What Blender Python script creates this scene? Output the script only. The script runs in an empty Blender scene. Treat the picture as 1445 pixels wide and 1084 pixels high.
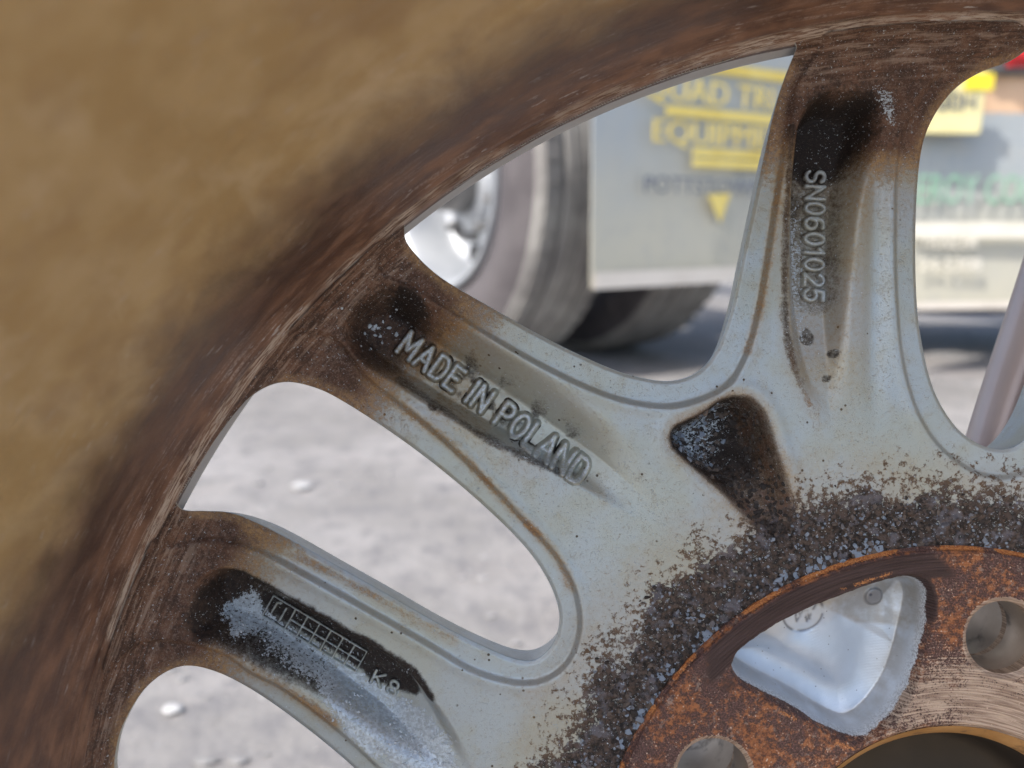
import bpy, bmesh, math, random
import numpy as np
from mathutils import Vector, Matrix
random.seed(7)
RNG = np.random.RandomState(11)
C = bpy.context.scene.collection
scene = bpy.context.scene

# ------------------------------------------------------------------ camera, sky, sun, exposure
FPX = 1085.0                      # focal length in photo pixels (photo 1445 x 1084)
S = 6.3                           # photo pixels per mm on the wheel's back plane
D = FPX / S                       # mm from lens to that plane
PPX, PPY = 722.5, 542.0
HX, HY = 1340.0, 1273.0           # hub centre
CAM_H, PITCH = 0.40, math.radians(12)
cam_d = bpy.data.cameras.new('camera'); cam = bpy.data.objects.new('camera', cam_d); C.objects.link(cam)
cam.location = (0, 0, CAM_H); cam.rotation_euler = (math.radians(90) - PITCH, 0, 0)
cam_d.sensor_width = 36; cam_d.lens = 36 * FPX / 1445
cam_d.clip_start = 0.005; cam_d.clip_end = 500
cam_d.dof.use_dof = True; cam_d.dof.focus_distance = D / 1000 ; cam_d.dof.aperture_fstop = 10.5
scene.camera = cam
SUN = Vector((-0.52, -0.38, 0.76)).normalized()
world = bpy.data.worlds.new('World'); scene.world = world; world.use_nodes = True
wn = world.node_tree; wn.nodes.clear()
sky = wn.nodes.new('ShaderNodeTexSky'); sky.sky_type = 'NISHITA'; sky.sun_disc = False
sky.sun_elevation = math.asin(SUN.z); sky.sun_rotation = math.atan2(SUN.x, SUN.y)
sky.air_density = 1.0; sky.dust_density = 3.0; sky.ozone_density = 1.0
bg = wn.nodes.new('ShaderNodeBackground'); bg.inputs[1].default_value = 0.15
wo = wn.nodes.new('ShaderNodeOutputWorld')
wn.links.new(sky.outputs[0], bg.inputs[0]); wn.links.new(bg.outputs[0], wo.inputs[0])
sd = bpy.data.lights.new('sun', 'SUN'); sd.energy = 3.0; sd.angle = math.radians(0.5); sd.color = (1, 0.95, 0.88)
so = bpy.data.objects.new('sun', sd); C.objects.link(so); so.rotation_euler = SUN.to_track_quat('Z', 'Y').to_euler()
scene.view_settings.view_transform = 'Standard'; scene.view_settings.look = 'None'
scene.view_settings.exposure = 0.92; scene.view_settings.gamma = 1
scene.cycles.max_bounces = 5; scene.cycles.use_adaptive_sampling = True; scene.cycles.adaptive_threshold = 0.025

# ------------------------------------------------------------------ node helpers
class NT:
    def __init__(s, name):
        s.m = bpy.data.materials.new(name); s.m.use_nodes = True
        s.t = s.m.node_tree; s.t.nodes.clear()
        s.out = s.n('ShaderNodeOutputMaterial'); s.b = s.n('ShaderNodeBsdfPrincipled')
        s.t.links.new(s.b.outputs[0], s.out.inputs[0])
    def n(s, k): return s.t.nodes.new(k)
    def put(s, sock, v):
        if hasattr(v, 'is_linked') or hasattr(v, 'links'): s.t.links.new(v, sock)
        elif isinstance(v, tuple) and sock.type == 'RGBA' and len(v) == 3: sock.default_value = (*v, 1)
        else: sock.default_value = v
    def coord(s, scale=1000.0, kind='Object', stretch=(1, 1, 1)):
        t = s.n('ShaderNodeTexCoord'); m = s.n('ShaderNodeMapping')
        m.inputs['Scale'].default_value = tuple(scale * k for k in stretch)
        s.t.links.new(t.outputs[kind], m.inputs[0]); return m.outputs[0]
    def scaled(s, vec, k):
        m = s.n('ShaderNodeMapping'); m.inputs['Scale'].default_value = k; s.t.links.new(vec, m.inputs[0]); return m.outputs[0]
    def noise(s, vec, scale, detail=4, rough=0.55, dist=0.0):
        n = s.n('ShaderNodeTexNoise'); s.t.links.new(vec, n.inputs['Vector'])
        n.inputs['Scale'].default_value = scale; n.inputs['Detail'].default_value = detail
        n.inputs['Roughness'].default_value = rough; n.inputs['Distortion'].default_value = dist
        return n.outputs[0]
    def voro(s, vec, scale, feature='F1'):
        n = s.n('ShaderNodeTexVoronoi'); s.t.links.new(vec, n.inputs['Vector']); n.feature = feature
        n.inputs['Scale'].default_value = scale; return n.outputs['Distance']
    def attr(s, name, vec=False):
        a = s.n('ShaderNodeAttribute'); a.attribute_name = name; return a.outputs['Vector' if vec else 'Fac']
    def math(s, op, a, b=0.0, c=0.0):
        m = s.n('ShaderNodeMath'); m.operation = op
        for i, v in enumerate((a, b, c)): s.put(m.inputs[i], v)
        return m.outputs[0]
    def sm(s, v, lo, hi, a=0.0, b=1.0):
        m = s.n('ShaderNodeMapRange'); m.interpolation_type = 'SMOOTHSTEP'
        s.put(m.inputs[0], v)
        for i, k in enumerate((lo, hi, a, b)): m.inputs[i + 1].default_value = k
        return m.outputs[0]
    def mix(s, f, a, b, blend='MIX'):
        m = s.n('ShaderNodeMix'); m.data_type = 'RGBA'; m.blend_type = blend
        s.put(m.inputs[0], f); s.put(m.inputs[6], a); s.put(m.inputs[7], b); return m.outputs[2]
    def bump(s, h, dist, strength=1.0, prev=None):
        b = s.n('ShaderNodeBump'); b.inputs['Distance'].default_value = dist; b.inputs['Strength'].default_value = strength
        s.put(b.inputs['Height'], h)
        if prev is not None: s.t.links.new(prev, b.inputs['Normal'])
        return b.outputs[0]
    def set(s, **k):
        nm = dict(color='Base Color', rough='Roughness', metal='Metallic', normal='Normal', spec='Specular IOR Level', coat='Coat Weight', trans='Transmission Weight')
        for a, v in k.items(): s.put(s.b.inputs[nm[a]], v)
        return s.m

def thr(t, mask, noise, amp=1.0, soft=0.12):
    """soft threshold of mask broken up by noise"""
    v = t.math('ADD', mask, t.math('MULTIPLY', t.math('SUBTRACT', noise, 0.5), amp))
    return t.sm(v, 0.5 - soft, 0.5 + soft)

# ------------------------------------------------------------------ materials
def make_paint():
    t = NT('aged_silver_paint'); P = t.coord()
    n1 = t.noise(P, 0.03, 3, .6); n2 = t.noise(P, 0.9, 5, .65); n3 = t.noise(P, 2.6, 5, .7, .4); n4 = t.noise(P, 0.25, 6, .6)
    col = t.mix(t.sm(n1, .42, .58), (0.44, 0.475, 0.435), (0.445, 0.505, 0.525))
    col = t.mix(t.sm(n4, .5, .78, 0, .35), col, (0.44, 0.42, 0.30))
    col = t.mix(t.sm(n3, .63, .72, 0, .5), col, (0.20, 0.15, 0.10))              # fine speckled grime
    sp = t.voro(P, 0.42); col = t.mix(t.math('MULTIPLY', t.sm(sp, .10, .16, 1, 0), t.sm(t.noise(P, .16, 2), .56, .62)), col, (0.05, 0.04, 0.03))
    film = t.attr('film')
    col = t.mix(t.math('MULTIPLY', film, t.sm(n2, .3, .7, .35, .8)), col, (0.38, 0.245, 0.10))
    rust = t.attr('rust'); fr = t.math('MULTIPLY', thr(t, rust, t.math('MULTIPLY_ADD', n2, .4, t.math('MULTIPLY', n3, .6)), 2.6, .42), .85)
    rc = t.mix(t.sm(n2, .35, .65), (0.19, 0.085, 0.032), (0.47, 0.275, 0.110))
    col = t.mix(fr, col, rc)
    br = t.attr('brown'); fb = thr(t, br, t.math('MULTIPLY_ADD', n4, .4, t.math('MULTIPLY', n3, .6)), 2.2, .46)
    bc = t.mix(t.sm(n4, .3, .7), (0.070, 0.036, 0.024), (0.19, 0.098, 0.058)); bc = t.mix(t.sm(t.noise(t.scaled(P, (1, 1, 1)), 1.7, 5, .7, 1.2), .50, .62, 0, .6), bc, (0.31, 0.23, 0.185)); bc = t.mix(t.sm(n2, .52, .64, 0, .6), bc, (0.05, 0.03, 0.022))
    sp3 = t.n('ShaderNodeSeparateXYZ'); t.t.links.new(P, sp3.inputs[0]); an = t.math('MULTIPLY', t.math('ARCTAN2', sp3.outputs[1], sp3.outputs[0]), 195 * .10)
    ra = t.math('SQRT', t.math('ADD', t.math('MULTIPLY', sp3.outputs[0], sp3.outputs[0]), t.math('MULTIPLY', sp3.outputs[1], sp3.outputs[1])))
    cb = t.n('ShaderNodeCombineXYZ'); t.put(cb.inputs[0], an); t.put(cb.inputs[1], ra); t.put(cb.inputs[2], sp3.outputs[2])
    stk = t.noise(cb.outputs[0], .9, 6, .65, .5); outer = t.sm(ra, 180, 191)
    bc = t.mix(t.math('MULTIPLY', t.sm(stk, .50, .64), t.math('MULTIPLY', outer, .75)), bc, (0.36, 0.27, 0.21))
    bc = t.mix(t.math('MULTIPLY', t.sm(stk, .46, .38), t.math('MULTIPLY', outer, .7)), bc, (0.040, 0.022, 0.016))
    col = t.mix(fb, col, bc)
    dk = t.attr('dark'); fd = thr(t, dk, t.math('MULTIPLY_ADD', n2, .5, t.math('MULTIPLY', n3, .5)), 2.0, .46)
    col = t.mix(fd, col, t.mix(t.sm(n3, .42, .68), (0.009, 0.006, 0.005), (0.042, 0.026, 0.019)))
    cr = t.attr('crust'); n5 = t.noise(P, .45, 3, .6); fc = thr(t, cr, t.math('MULTIPLY_ADD', n5, .35, t.math('MULTIPLY_ADD', n2, .35, t.math('MULTIPLY', n3, .3))), 4.2, .16); fc = t.math('MULTIPLY', fc, t.sm(cr, .03, .16))
    v = t.voro(P, 0.75)
    cc = t.mix(t.sm(n2, .38, .62), (0.010, 0.008, 0.007), (0.095, 0.066, 0.052)); cc = t.mix(t.sm(n4, .52, .64, 0, .6), cc, (0.17, 0.165, 0.19))
    cc = t.mix(t.math('MULTIPLY', t.sm(v, .16, .34, 1, 0), t.sm(t.noise(P, .35, 3), .46, .58)), cc, (0.26, 0.31, 0.38))
    cc = t.mix(t.sm(cr, .35, .75, .75, 0), cc, (0.15, 0.095, 0.055)); col = t.mix(fc, col, cc)
    ba = t.attr('bare'); fba = thr(t, ba, t.math('MULTIPLY_ADD', n3, .35, t.math('MULTIPLY', t.noise(P, 1.3, 5, .7), .65)), 4.2, .08)
    col = t.mix(fba, col, t.mix(t.sm(n2, .4, .6), (0.44, 0.49, 0.53), (0.60, 0.67, 0.72)))
    # scattered pale paint chips on the burnt area
    ch = t.math('MULTIPLY', t.sm(t.voro(t.scaled(P, (1, 1.6, 1)), 0.55), .13, .17, 1, 0), t.sm(t.noise(P, .16, 3), .56, .62))
    ch = t.math('MULTIPLY', ch, t.attr('chips')); col = t.mix(ch, col, (0.34, 0.30, 0.26))
    dirty = t.math('MAXIMUM', t.math('MAXIMUM', fr, fb), t.math('MAXIMUM', fd, fc))
    rough = t.mix(dirty, t.mix(n4, (.24,) * 3, (.42,) * 3), (.66,) * 3)
    h = t.math('ADD', t.math('MULTIPLY', n3, t.math('MULTIPLY_ADD', dirty, 1.0, .10)), t.math('MULTIPLY', t.noise(P, 5, 3), .22))
    h = t.math('ADD', h, t.math('MULTIPLY', fba, .4)); h = t.math('ADD', h, t.math('MULTIPLY', ch, .8))
    h = t.math('ADD', h, t.math('MULTIPLY', fc, t.math('MULTIPLY', t.sm(v, 0, .6, 1, 0), 1.6)))
    metal = t.math('MULTIPLY', t.math('SUBTRACT', 1.0, dirty), .35)
    return t.set(color=col, rough=rough, metal=metal, normal=t.bump(h, .00035, .55), spec=.45)

def make_barrel():
    t = NT('burnt_barrel'); U = t.attr('uvw', True); P = t.coord()
    s = t.n('ShaderNodeSeparateXYZ'); t.t.links.new(U, s.inputs[0]); z = s.outputs[2]
    streak = t.noise(t.scaled(U, (.09, 1.0, 1.0)), 0.8, 6, .62, .6); big = t.noise(t.scaled(U, (1, .6, 1)), .035, 3, .6)
    streak2 = t.noise(t.scaled(U, (.10, 1.0, 1.0)), 2.2, 4, .7)
    mott = t.noise(P, 0.06, 5, .6, .5); mott2 = t.noise(t.scaled(U, (.6, 1, 1)), .17, 5, .58, .2); iso = t.noise(P, .11, 4, .5); fine = t.noise(P, 1.6, 4, .7)
    ux = t.n('ShaderNodeSeparateXYZ'); t.t.links.new(U, ux.inputs[0]); z2 = t.math('SUBTRACT', z, t.sm(ux.outputs[0], 520, 610, 0, 26)); zz = t.math('ADD', z2, t.math('MULTIPLY', t.math('SUBTRACT', mott, .5), 26))
    brown = t.mix(t.sm(mott2, .35, .68), (0.115, 0.060, 0.040), (0.255, 0.140, 0.088))
    dkb = t.mix(t.sm(mott2, .35, .7), (0.085, 0.048, 0.034), (0.165, 0.098, 0.068))
    ochre = t.mix(t.sm(iso, .34, .66), (0.46, 0.315, 0.140), (0.54, 0.390, 0.195))
    ochre = t.mix(t.sm(t.noise(P, .05, 4, .6, .8), .50, .68, 0, .45), ochre, (0.64, 0.50, 0.31))
    ochre = t.mix(t.sm(t.noise(P, .035, 3, .6, .3), .52, .66, 0, .5), ochre, (0.32, 0.20, 0.090))
    col = t.mix(t.sm(zz, 14, 26), brown, dkb)
    col = t.mix(t.sm(zz, 24, 52), col, ochre)
    pale = t.math('MULTIPLY', t.sm(streak, .50, .66), t.math('MULTIPLY', t.sm(big, .38, .6, .25, 1.1), t.sm(z, 4, 30, .85, .06)))
    col = t.mix(t.math('MULTIPLY', pale, t.sm(fine, .35, .6)), col, (0.52, 0.43, 0.37))
    col = t.mix(t.math('MULTIPLY', t.sm(streak2, .52, .68, 0, .6), t.math('MULTIPLY', t.sm(big, .62, .42), t.sm(z, 2, 26, 1, 0))), col, (0.022, 0.014, 0.012))
    chips = t.math('MULTIPLY', t.sm(t.noise(t.scaled(U, (.3, 1, 1)), .75, 3, .6), .62, .68), t.sm(mott, .45, .6))
    col = t.mix(t.math('MULTIPLY', chips, t.sm(z, 6, 30, .8, .3)), col, (0.55, 0.53, 0.52))
    wob = t.math('ADD', z, t.math('MULTIPLY', t.math('SUBTRACT', big, .5), 3.0))
    col = t.mix(t.math('MULTIPLY', t.math('MULTIPLY', t.sm(wob, 5.2, 6.4), t.sm(wob, 12.0, 8.5)), t.math('MULTIPLY', t.sm(big, .40, .55), t.sm(streak2, .42, .58))), col, (0.50, 0.41, 0.33))
    col = t.mix(t.math('MULTIPLY', t.math('MULTIPLY', t.sm(wob, 3.0, 3.8), t.sm(wob, 5.8, 4.6)), t.sm(fine, .35, .55, .3, .9)), col, (0.035, 0.020, 0.016))
    edge = t.math('ADD', z, t.math('MULTIPLY', t.math('SUBTRACT', fine, .5), 1.6)); edge = t.math('ADD', edge, t.math('MULTIPLY', t.math('SUBTRACT', mott2, .5), 3.0))
    col = t.mix(t.sm(edge, 2.9, 3.8, 1, 0), col, (0.40, 0.41, 0.42))
    h = t.math('ADD', t.math('MULTIPLY', streak2, .5), t.math('ADD', t.math('MULTIPLY', chips, .5), fine))
    return t.set(color=col, rough=t.sm(mott2, .3, .7, .36, .60), normal=t.bump(h, .0003, .45), spec=.4)

def make_flange():
    t = NT('rusty_machined_flange'); P = t.coord(); rr = t.attr('rad')
    n1 = t.noise(P, .10, 4, .65); n2 = t.noise(P, .6, 6, .75); n3 = t.noise(P, 2.4, 4, .75)
    rings = t.math('SINE', t.math('MULTIPLY', rr, 2 * math.pi / .62))
    ring_n = t.noise(t.scaled(t.attr('polar', True), (.035, 1, 1)), 2.4, 4, .6)
    silver = t.mix(t.sm(ring_n, .35, .65), (0.30, 0.215, 0.165), (0.62, 0.50, 0.40))
    rustc = t.mix(t.sm(n2, .38, .62), (0.125, 0.044, 0.022), (0.43, 0.165, 0.062))
    dark = t.mix(t.sm(n3, .4, .65), (0.060, 0.030, 0.025), (0.19, 0.105, 0.092))
    m = t.math('MULTIPLY_ADD', n2, .5, t.math('MULTIPLY', n1, .5))
    col = t.mix(t.sm(m, .47, .58), dark, rustc); col = t.mix(t.sm(t.noise(P, .5, 5, .75), .56, .68, 0, .6), col, (0.40, 0.33, 0.28))
    bare = t.attr('bare'); fb = thr(t, bare, t.math('MULTIPLY_ADD', n3, .35, t.math('MULTIPLY_ADD', n2, .4, t.math('MULTIPLY', ring_n, .25))), 3.4, .14)
    col = t.mix(fb, col, silver)
    dk = t.attr('dark'); col = t.mix(thr(t, dk, n3, .8, .2), col, t.mix(t.sm(ring_n, .3, .7), (0.032, 0.016, 0.014), (0.075, 0.045, 0.043)))
    ru = t.attr('rust'); col = t.mix(thr(t, ru, n3, 1.1, .15), col, t.mix(t.sm(n3, .4, .6), (0.33, 0.095, 0.026), (0.62, 0.27, 0.09)))
    col = t.mix(t.math('MULTIPLY', t.sm(t.voro(P, 1.1), .14, .26, 1, 0), t.math('MULTIPLY', t.sm(n2, .49, .58), t.sm(dk, .5, .2))), col, (0.66, 0.52, 0.42))  # pale specks painted in as metallic glints
    si = t.attr('silver')
    sc = t.mix(t.sm(t.noise(P, .08, 3), .4, .6), (0.52, 0.585, 0.66), (0.62, 0.685, 0.76))
    sc = t.mix(t.sm(t.voro(P, .5), .05, .11, .7, 0), sc, (0.12, 0.12, 0.13))
    sc = t.mix(t.math('MULTIPLY', t.attr('film'), t.sm(n1, .3, .6)), sc, (0.36, 0.35, 0.33))
    fs = thr(t, si, n3, .35, .06)
    edge = t.math('MULTIPLY', fs, t.sm(si, .55, .99, 1, 0)); col = t.mix(fs, col, sc)
    col = t.mix(edge, col, t.mix(t.sm(n3, .42, .55), (0.45, 0.48, 0.52), (0.72, 0.77, 0.82)))
    col = t.mix(t.attr('ink'), col, (0.10, 0.105, 0.13))
    h = t.math('ADD', t.math('MULTIPLY', rings, .22), t.math('ADD', n3, t.math('MULTIPLY', n2, .8)))
    h = t.math('MULTIPLY', h, t.math('SUBTRACT', 1.0, t.math('MULTIPLY', fs, .88)))
    h = t.math('ADD', h, t.math('MULTIPLY', edge, t.math('MULTIPLY', t.voro(P, 1.2), 1.3)))
    h = t.math('ADD', h, t.math('MULTIPLY', t.math('MULTIPLY', fs, t.noise(P, 3.5, 2)), .10))
    rough = t.mix(fs, t.mix(fb, (.62,) * 3, (.42,) * 3), (.36,) * 3)
    metal = t.math('MAXIMUM', t.math('MULTIPLY', fs, .45), t.math('MULTIPLY', fb, .40))
    return t.set(color=col, rough=rough, metal=metal, normal=t.bump(h, .00028, .8))

def simple(name, c1, c2, scale, rough=.5, metal=0.0, bumpd=0.0, coord=1.0, detail=5, lo=.35, hi=.65, stretch=(1, 1, 1), c3=None):
    t = NT(name); P = t.coord(coord, stretch=stretch); n = t.noise(P, scale, detail, .6)
    col = t.mix(t.sm(n, lo, hi), c1, c2)
    if c3: col = t.mix(t.sm(t.noise(P, scale * 3.7, 4, .6), .55, .7), col, c3)
    k = dict(color=col, rough=rough, metal=metal)
    if bumpd: k['normal'] = t.bump(t.noise(P, scale * 4, 4, .6), bumpd, .6)
    return t.set(**k)

# ------------------------------------------------------------------ numpy helpers
def ss(a, b, x):
    t = np.clip((x - a) / (b - a), 0, 1); return t * t * (3 - 2 * t)
_lat = RNG.rand(256, 256)
def vnoise(x, y, sx=0):
    x = x + 37.3 * sx; y = y + 91.7 * sx
    xi = np.floor(x).astype(int); yi = np.floor(y).astype(int); fx = x - xi; fy = y - yi
    fx = fx * fx * (3 - 2 * fx); fy = fy * fy * (3 - 2 * fy)
    a = _lat[xi % 256, yi % 256]; b = _lat[(xi + 1) % 256, yi % 256]; c = _lat[xi % 256, (yi + 1) % 256]; d = _lat[(xi + 1) % 256, (yi + 1) % 256]
    return (a * (1 - fx) + b * fx) * (1 - fy) + (c * (1 - fx) + d * fx) * fy
def fbm(x, y, sc, oc=4, seed=0):
    s = 0; a = .5; f = 1 / sc
    for i in range(oc): s = s + a * vnoise(x * f, y * f, seed + i); a *= .5; f *= 2.03
    return s
def spline(pts, closed=True, n=8):
    P = np.array(pts, float); N = len(P); out = []
    for i in range(N if closed else N - 1):
        if closed: p0, p1, p2, p3 = P[i - 1], P[i], P[(i + 1) % N], P[(i + 2) % N]
        else: p0, p1, p2, p3 = P[max(i - 1, 0)], P[i], P[i + 1], P[min(i + 2, N - 1)]
        for k in range(n):
            t = k / n
            out.append(.5 * (2 * p1 + (p2 - p0) * t + (2 * p0 - 5 * p1 + 4 * p2 - p3) * t * t + (3 * p1 - p0 - 3 * p2 + p3) * t ** 3))
    if not closed: out.append(P[-1])
    return np.array(out)
def seg_dist(X, Y, A, B):
    d = np.full(X.shape, 1e9)
    for (ax, ay), (bx, by) in zip(A, B):
        vx, vy = bx - ax, by - ay; L = vx * vx + vy * vy + 1e-9
        t = np.clip(((X - ax) * vx + (Y - ay) * vy) / L, 0, 1)
        d = np.minimum(d, (X - ax - t * vx) ** 2 + (Y - ay - t * vy) ** 2)
    return np.sqrt(d)
class Field:
    """distance field of a traced outline (signed, negative inside) or of an open line, cached on a grid"""
    def __init__(s, pts, closed=True, pad=70, step=2.5, smooth=True, n=6):
        P = spline(pts, closed, n) if smooth else np.array(pts, float)
        s.P = P; s.pad = pad; s.step = step
        s.x0, s.y0 = P.min(0) - pad; x1, y1 = P.max(0) + pad
        xs = np.arange(s.x0, x1 + step, step); ys = np.arange(s.y0, y1 + step, step)
        X, Y = np.meshgrid(xs, ys, indexing='ij')
        if closed: A, B = P, np.roll(P, -1, 0)
        else: A, B = P[:-1], P[1:]
        d = seg_dist(X, Y, A, B)
        if closed:
            ins = np.zeros(X.shape, bool)
            for (ax, ay), (bx, by) in zip(A, B):
                if ay == by: continue
                ins ^= ((ay > Y) != (by > Y)) & (X < (bx - ax) * (Y - ay) / (by - ay) + ax)
            d = np.where(ins, -d, d)
        s.g = np.minimum(d, pad)
    def __call__(s, X, Y):
        u = (X - s.x0) / s.step; v = (Y - s.y0) / s.step; nx, ny = s.g.shape
        ok = (u >= 0) & (v >= 0) & (u < nx - 1) & (v < ny - 1)
        ui = np.clip(np.floor(u).astype(int), 0, nx - 2); vi = np.clip(np.floor(v).astype(int), 0, ny - 2)
        fu = np.clip(u - ui, 0, 1); fv = np.clip(v - vi, 0, 1); g = s.g
        r = (g[ui, vi] * (1 - fu) + g[ui + 1, vi] * fu) * (1 - fv) + (g[ui, vi + 1] * (1 - fu) + g[ui + 1, vi + 1] * fu) * fv
        return np.where(ok, r, s.pad)
def rad(X, Y): return np.hypot(X - HX, Y - HY)
def ang(X, Y): return np.degrees(np.arctan2(HY - Y, X - HX))
def rot(pts, deg):
    a = math.radians(deg); c, s_ = math.cos(a), math.sin(a)
    return [(HX + (x - HX) * c + (y - HY) * s_, HY - (x - HX) * s_ + (y - HY) * c) for x, y in pts]

RO = 1217.0                                  # radius (px) of the windows' outer side
def on(deg, r=RO): return (HX + r * math.cos(math.radians(deg)), HY - r * math.sin(math.radians(deg)))
# windows between the spokes (traced outlines on the back plane)
W1p = [(1113, 90), (1108, 78), (1088, 78), on(105), on(109), on(113), on(117), on(121), on(125), (588, 312), (574, 332), (580, 352), (620, 390), (690, 432), (770, 477),
       (850, 515), (900, 532), (950, 538), (990, 523), (1017, 487), (1036, 430), (1053, 350), (1070, 270), (1092, 170)]
W2p = [(400, 539), (365, 556), (330, 598), (296, 650), on(151.5), (264, 705), (268, 718), (290, 722), (330, 728), (390, 755), (470, 800), (550, 845), (620, 885), (680, 915), (730, 934), (760, 932), (784, 905),
       (790, 868), (776, 825), (745, 778), (690, 722), (620, 662), (550, 610), (480, 565), (440, 546)]
W0p = [(1425, 86), (1385, 100), (1350, 124), (1320, 166), (1304, 215), (1297, 300), (1297, 400), (1304, 475), (1322, 550), (1350, 600), (1384, 627), (1420, 635), (1450, 622), (1478, 585), (1505, 520), (1545, 420), (1590, 290), (1625, 180), (1636, 110), (1610, 88), on(80), on(84)]
W3p = [(160, 1115), (163, 1070), (175, 1020), (205, 970), (250, 944), (300, 951), (360, 982), (430, 1032), (495, 1086), (560, 1150), (600, 1200), (615, 1250), (600, 1310), (560, 1350),
       (480, 1390), (380, 1440), (280, 1490), (200, 1510), on(192.5), on(188), on(184), on(180), on(176.5), (140, 1160)]
WIN = [Field(W1p), Field(W2p), Field(W0p), Field(W3p)]
# stepped ledges round the windows
L1 = Field([(1135, 60), (1122, 130), (1104, 235), (1088, 340), (1073, 430), (1054, 500), (1022, 548), (960, 572), (900, 570), (830, 548), (740, 503), (660, 455), (590, 408), (540, 360), (700, 150), (950, 40)])
L2 = Field([(455, 470), (520, 535), (600, 598), (680, 672), (742, 737), (785, 785), (812, 835), (818, 890), (797, 940), (748, 964), (674, 950), (600, 908), (512, 858), (430, 812), (364, 778), (300, 762), (240, 760), (250, 640), (340, 510)])
L0 = Field([(1400, 60), (1320, 110), (1285, 165), (1268, 215), (1264, 320), (1266, 420), (1275, 510), (1296, 585), (1330, 635), (1380, 668), (1430, 672), (1485, 640), (1530, 560), (1580, 430), (1640, 290), (1680, 100), (1530, 20)])
L3 = Field([(180, 920), (240, 905), (310, 922), (353, 950), (400, 974), (467, 1024), (526, 1077), (600, 1150), (650, 1220), (650, 1300), (560, 1400), (250, 1540), (120, 1400), (110, 1050)])
# channels in the spokes
CA = Field([(1180, 122), (1225, 124), (1248, 150), (1246, 200), (1222, 270), (1210, 350), (1202, 450), (1198, 560), (1180, 622), (1160, 610), (1135, 560), (1119, 500), (1112, 420), (1112, 320), (1118, 220), (1132, 155)])
CB = Field([(520, 405), (560, 392), (592, 412), (640, 440), (720, 492), (800, 545), (880, 610), (940, 690), (938, 735), (900, 735), (850, 708), (790, 673), (720, 638), (640, 596), (570, 552), (510, 512), (482, 465)])
CC = Field([(265, 845), (285, 812), (320, 800), (370, 820), (440, 862), (510, 900), (570, 940), (615, 990), (655, 1050), (680, 1110), (640, 1130), (580, 1090), (520, 1040), (450, 990), (380, 948), (300, 918), (258, 900)])
PK = Field([(1040, 556), (1066, 562), (1085, 590), (1100, 640), (1120, 700), (1128, 752), (1100, 775), (1066, 752), (1020, 700), (975, 660), (945, 630), (948, 602), (985, 582), (1015, 562)])

def axis_tc(X, Y, a, b):
    vx, vy = b[0] - a[0], b[1] - a[1]; L = math.hypot(vx, vy)
    return ((X - a[0]) * vx + (Y - a[1]) * vy) / L / L, ((X - a[0]) * vy - (Y - a[1]) * vx) / L      # t, c (c>0: right-hand side on the picture when walking a->b is negative)
def channel(F, X, Y, a, b, depth, w_pos, w_neg, p=.8, floor=.25):
    t, c = axis_tc(X, Y, a, b); d = F(X, Y)
    k = ss(-25, 25, c); w = w_pos * k + w_neg * (1 - k)
    prof = ss(0, 1, np.clip(-d / w, 0, 1))
    return -depth * prof * (floor + (1 - floor) * np.clip(1 - np.clip(t, 0, 1), 0, 1) ** p) * (1 - .93 * ss(.62, 1.0, t))

RHO = 63.0
def base_height(X, Y, rough=True):
    """height (mm) of the wheel's back face above its plane"""
    r = rad(X, Y)
    z = .25 * (fbm(X, Y, 260, 2, 5) - .4)
    for L, st in ((L1, 1.1), (L2, 1.1), (L0, 1.1), (L3, 1.2)):
        d = L(X, Y); z = z - st * (1 - ss(-5, 4, d)) + .30 * np.exp(-((d - 6) / 9) ** 2)
    z = z + channel(CA, X, Y, (1185, 130), (1165, 620), 10.0, 40, 20, .9, .12)
    z = z + channel(CB, X, Y, (530, 430), (920, 720), 9.0, 66, 24, .6, .30)
    z = z + channel(CC, X, Y, (290, 850), (650, 1100), 10, 19, 60, .5, .35)
    # soft hollow on the right half of spoke A
    t, c = axis_tc(X, Y, (1240, 190), (1232, 600)); z = z - .9 * np.exp(-(c / 16) ** 2) * ss(-.1, .15, t) * (1 - ss(.75, 1.1, t))
    d = PK(X, Y); t, c = axis_tc(X, Y, (1010, 590), (1098, 770))
    z = z - 13 * ss(0, 1, np.clip(-d / 26, 0, 1)) * (1 - ss(.15, .95, t) * .85) + .35 * np.exp(-((d - 10) / 10) ** 2)
    # pad falls away a little next to the flange, then the sweep up into the barrel
    z = z - .8 * (1 - ss(500, 620, r)) + .5 * np.exp(-((r - 660) / 60) ** 2)
    q = np.clip(r - (RO + 2 - RHO), 0, RHO * .985)
    z = z + (RHO - np.sqrt(RHO ** 2 - q ** 2)) / S
    if rough:
        cm = crust_mask(X, Y); z = z + cm * (1.7 * (fbm(X, Y, 11, 3, 9) - .38) + .6 * (vnoise(X / 5, Y / 5, 3) - .5))
        pk = ss(4, -14, PK(X, Y)); z = z + pk * 1.3 * (fbm(X, Y, 12, 2, 4) - .4)
    # softened window edges
    w = np.minimum.reduce([f(X, Y) for f in WIN]); z = z - .35 * (1 - ss(0, 5, w)) 
    return z
def crust_mask(X, Y):
    r = rad(X, Y) + 120 * (fbm(X, Y, 48, 5, 2) - .47)
    m = 1 - ss(520, 632, r)
    return np.clip(m, 0, 1)
def line_mask(F, X, Y, w, soft=None): return 1 - ss(w, w + (soft or w), F(X, Y))
rl2 = Field([(478, 475), (500, 520), (560, 570), (640, 632), (700, 695), (752, 748), (785, 785), (806, 830)], False, 50)
rl2b = Field([(330, 745), (400, 778), (480, 818), (560, 862), (640, 905)], False, 50)
rl1 = Field([(1124, 150), (1104, 240), (1089, 340), (1074, 430), (1056, 495)], False, 50)
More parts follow.
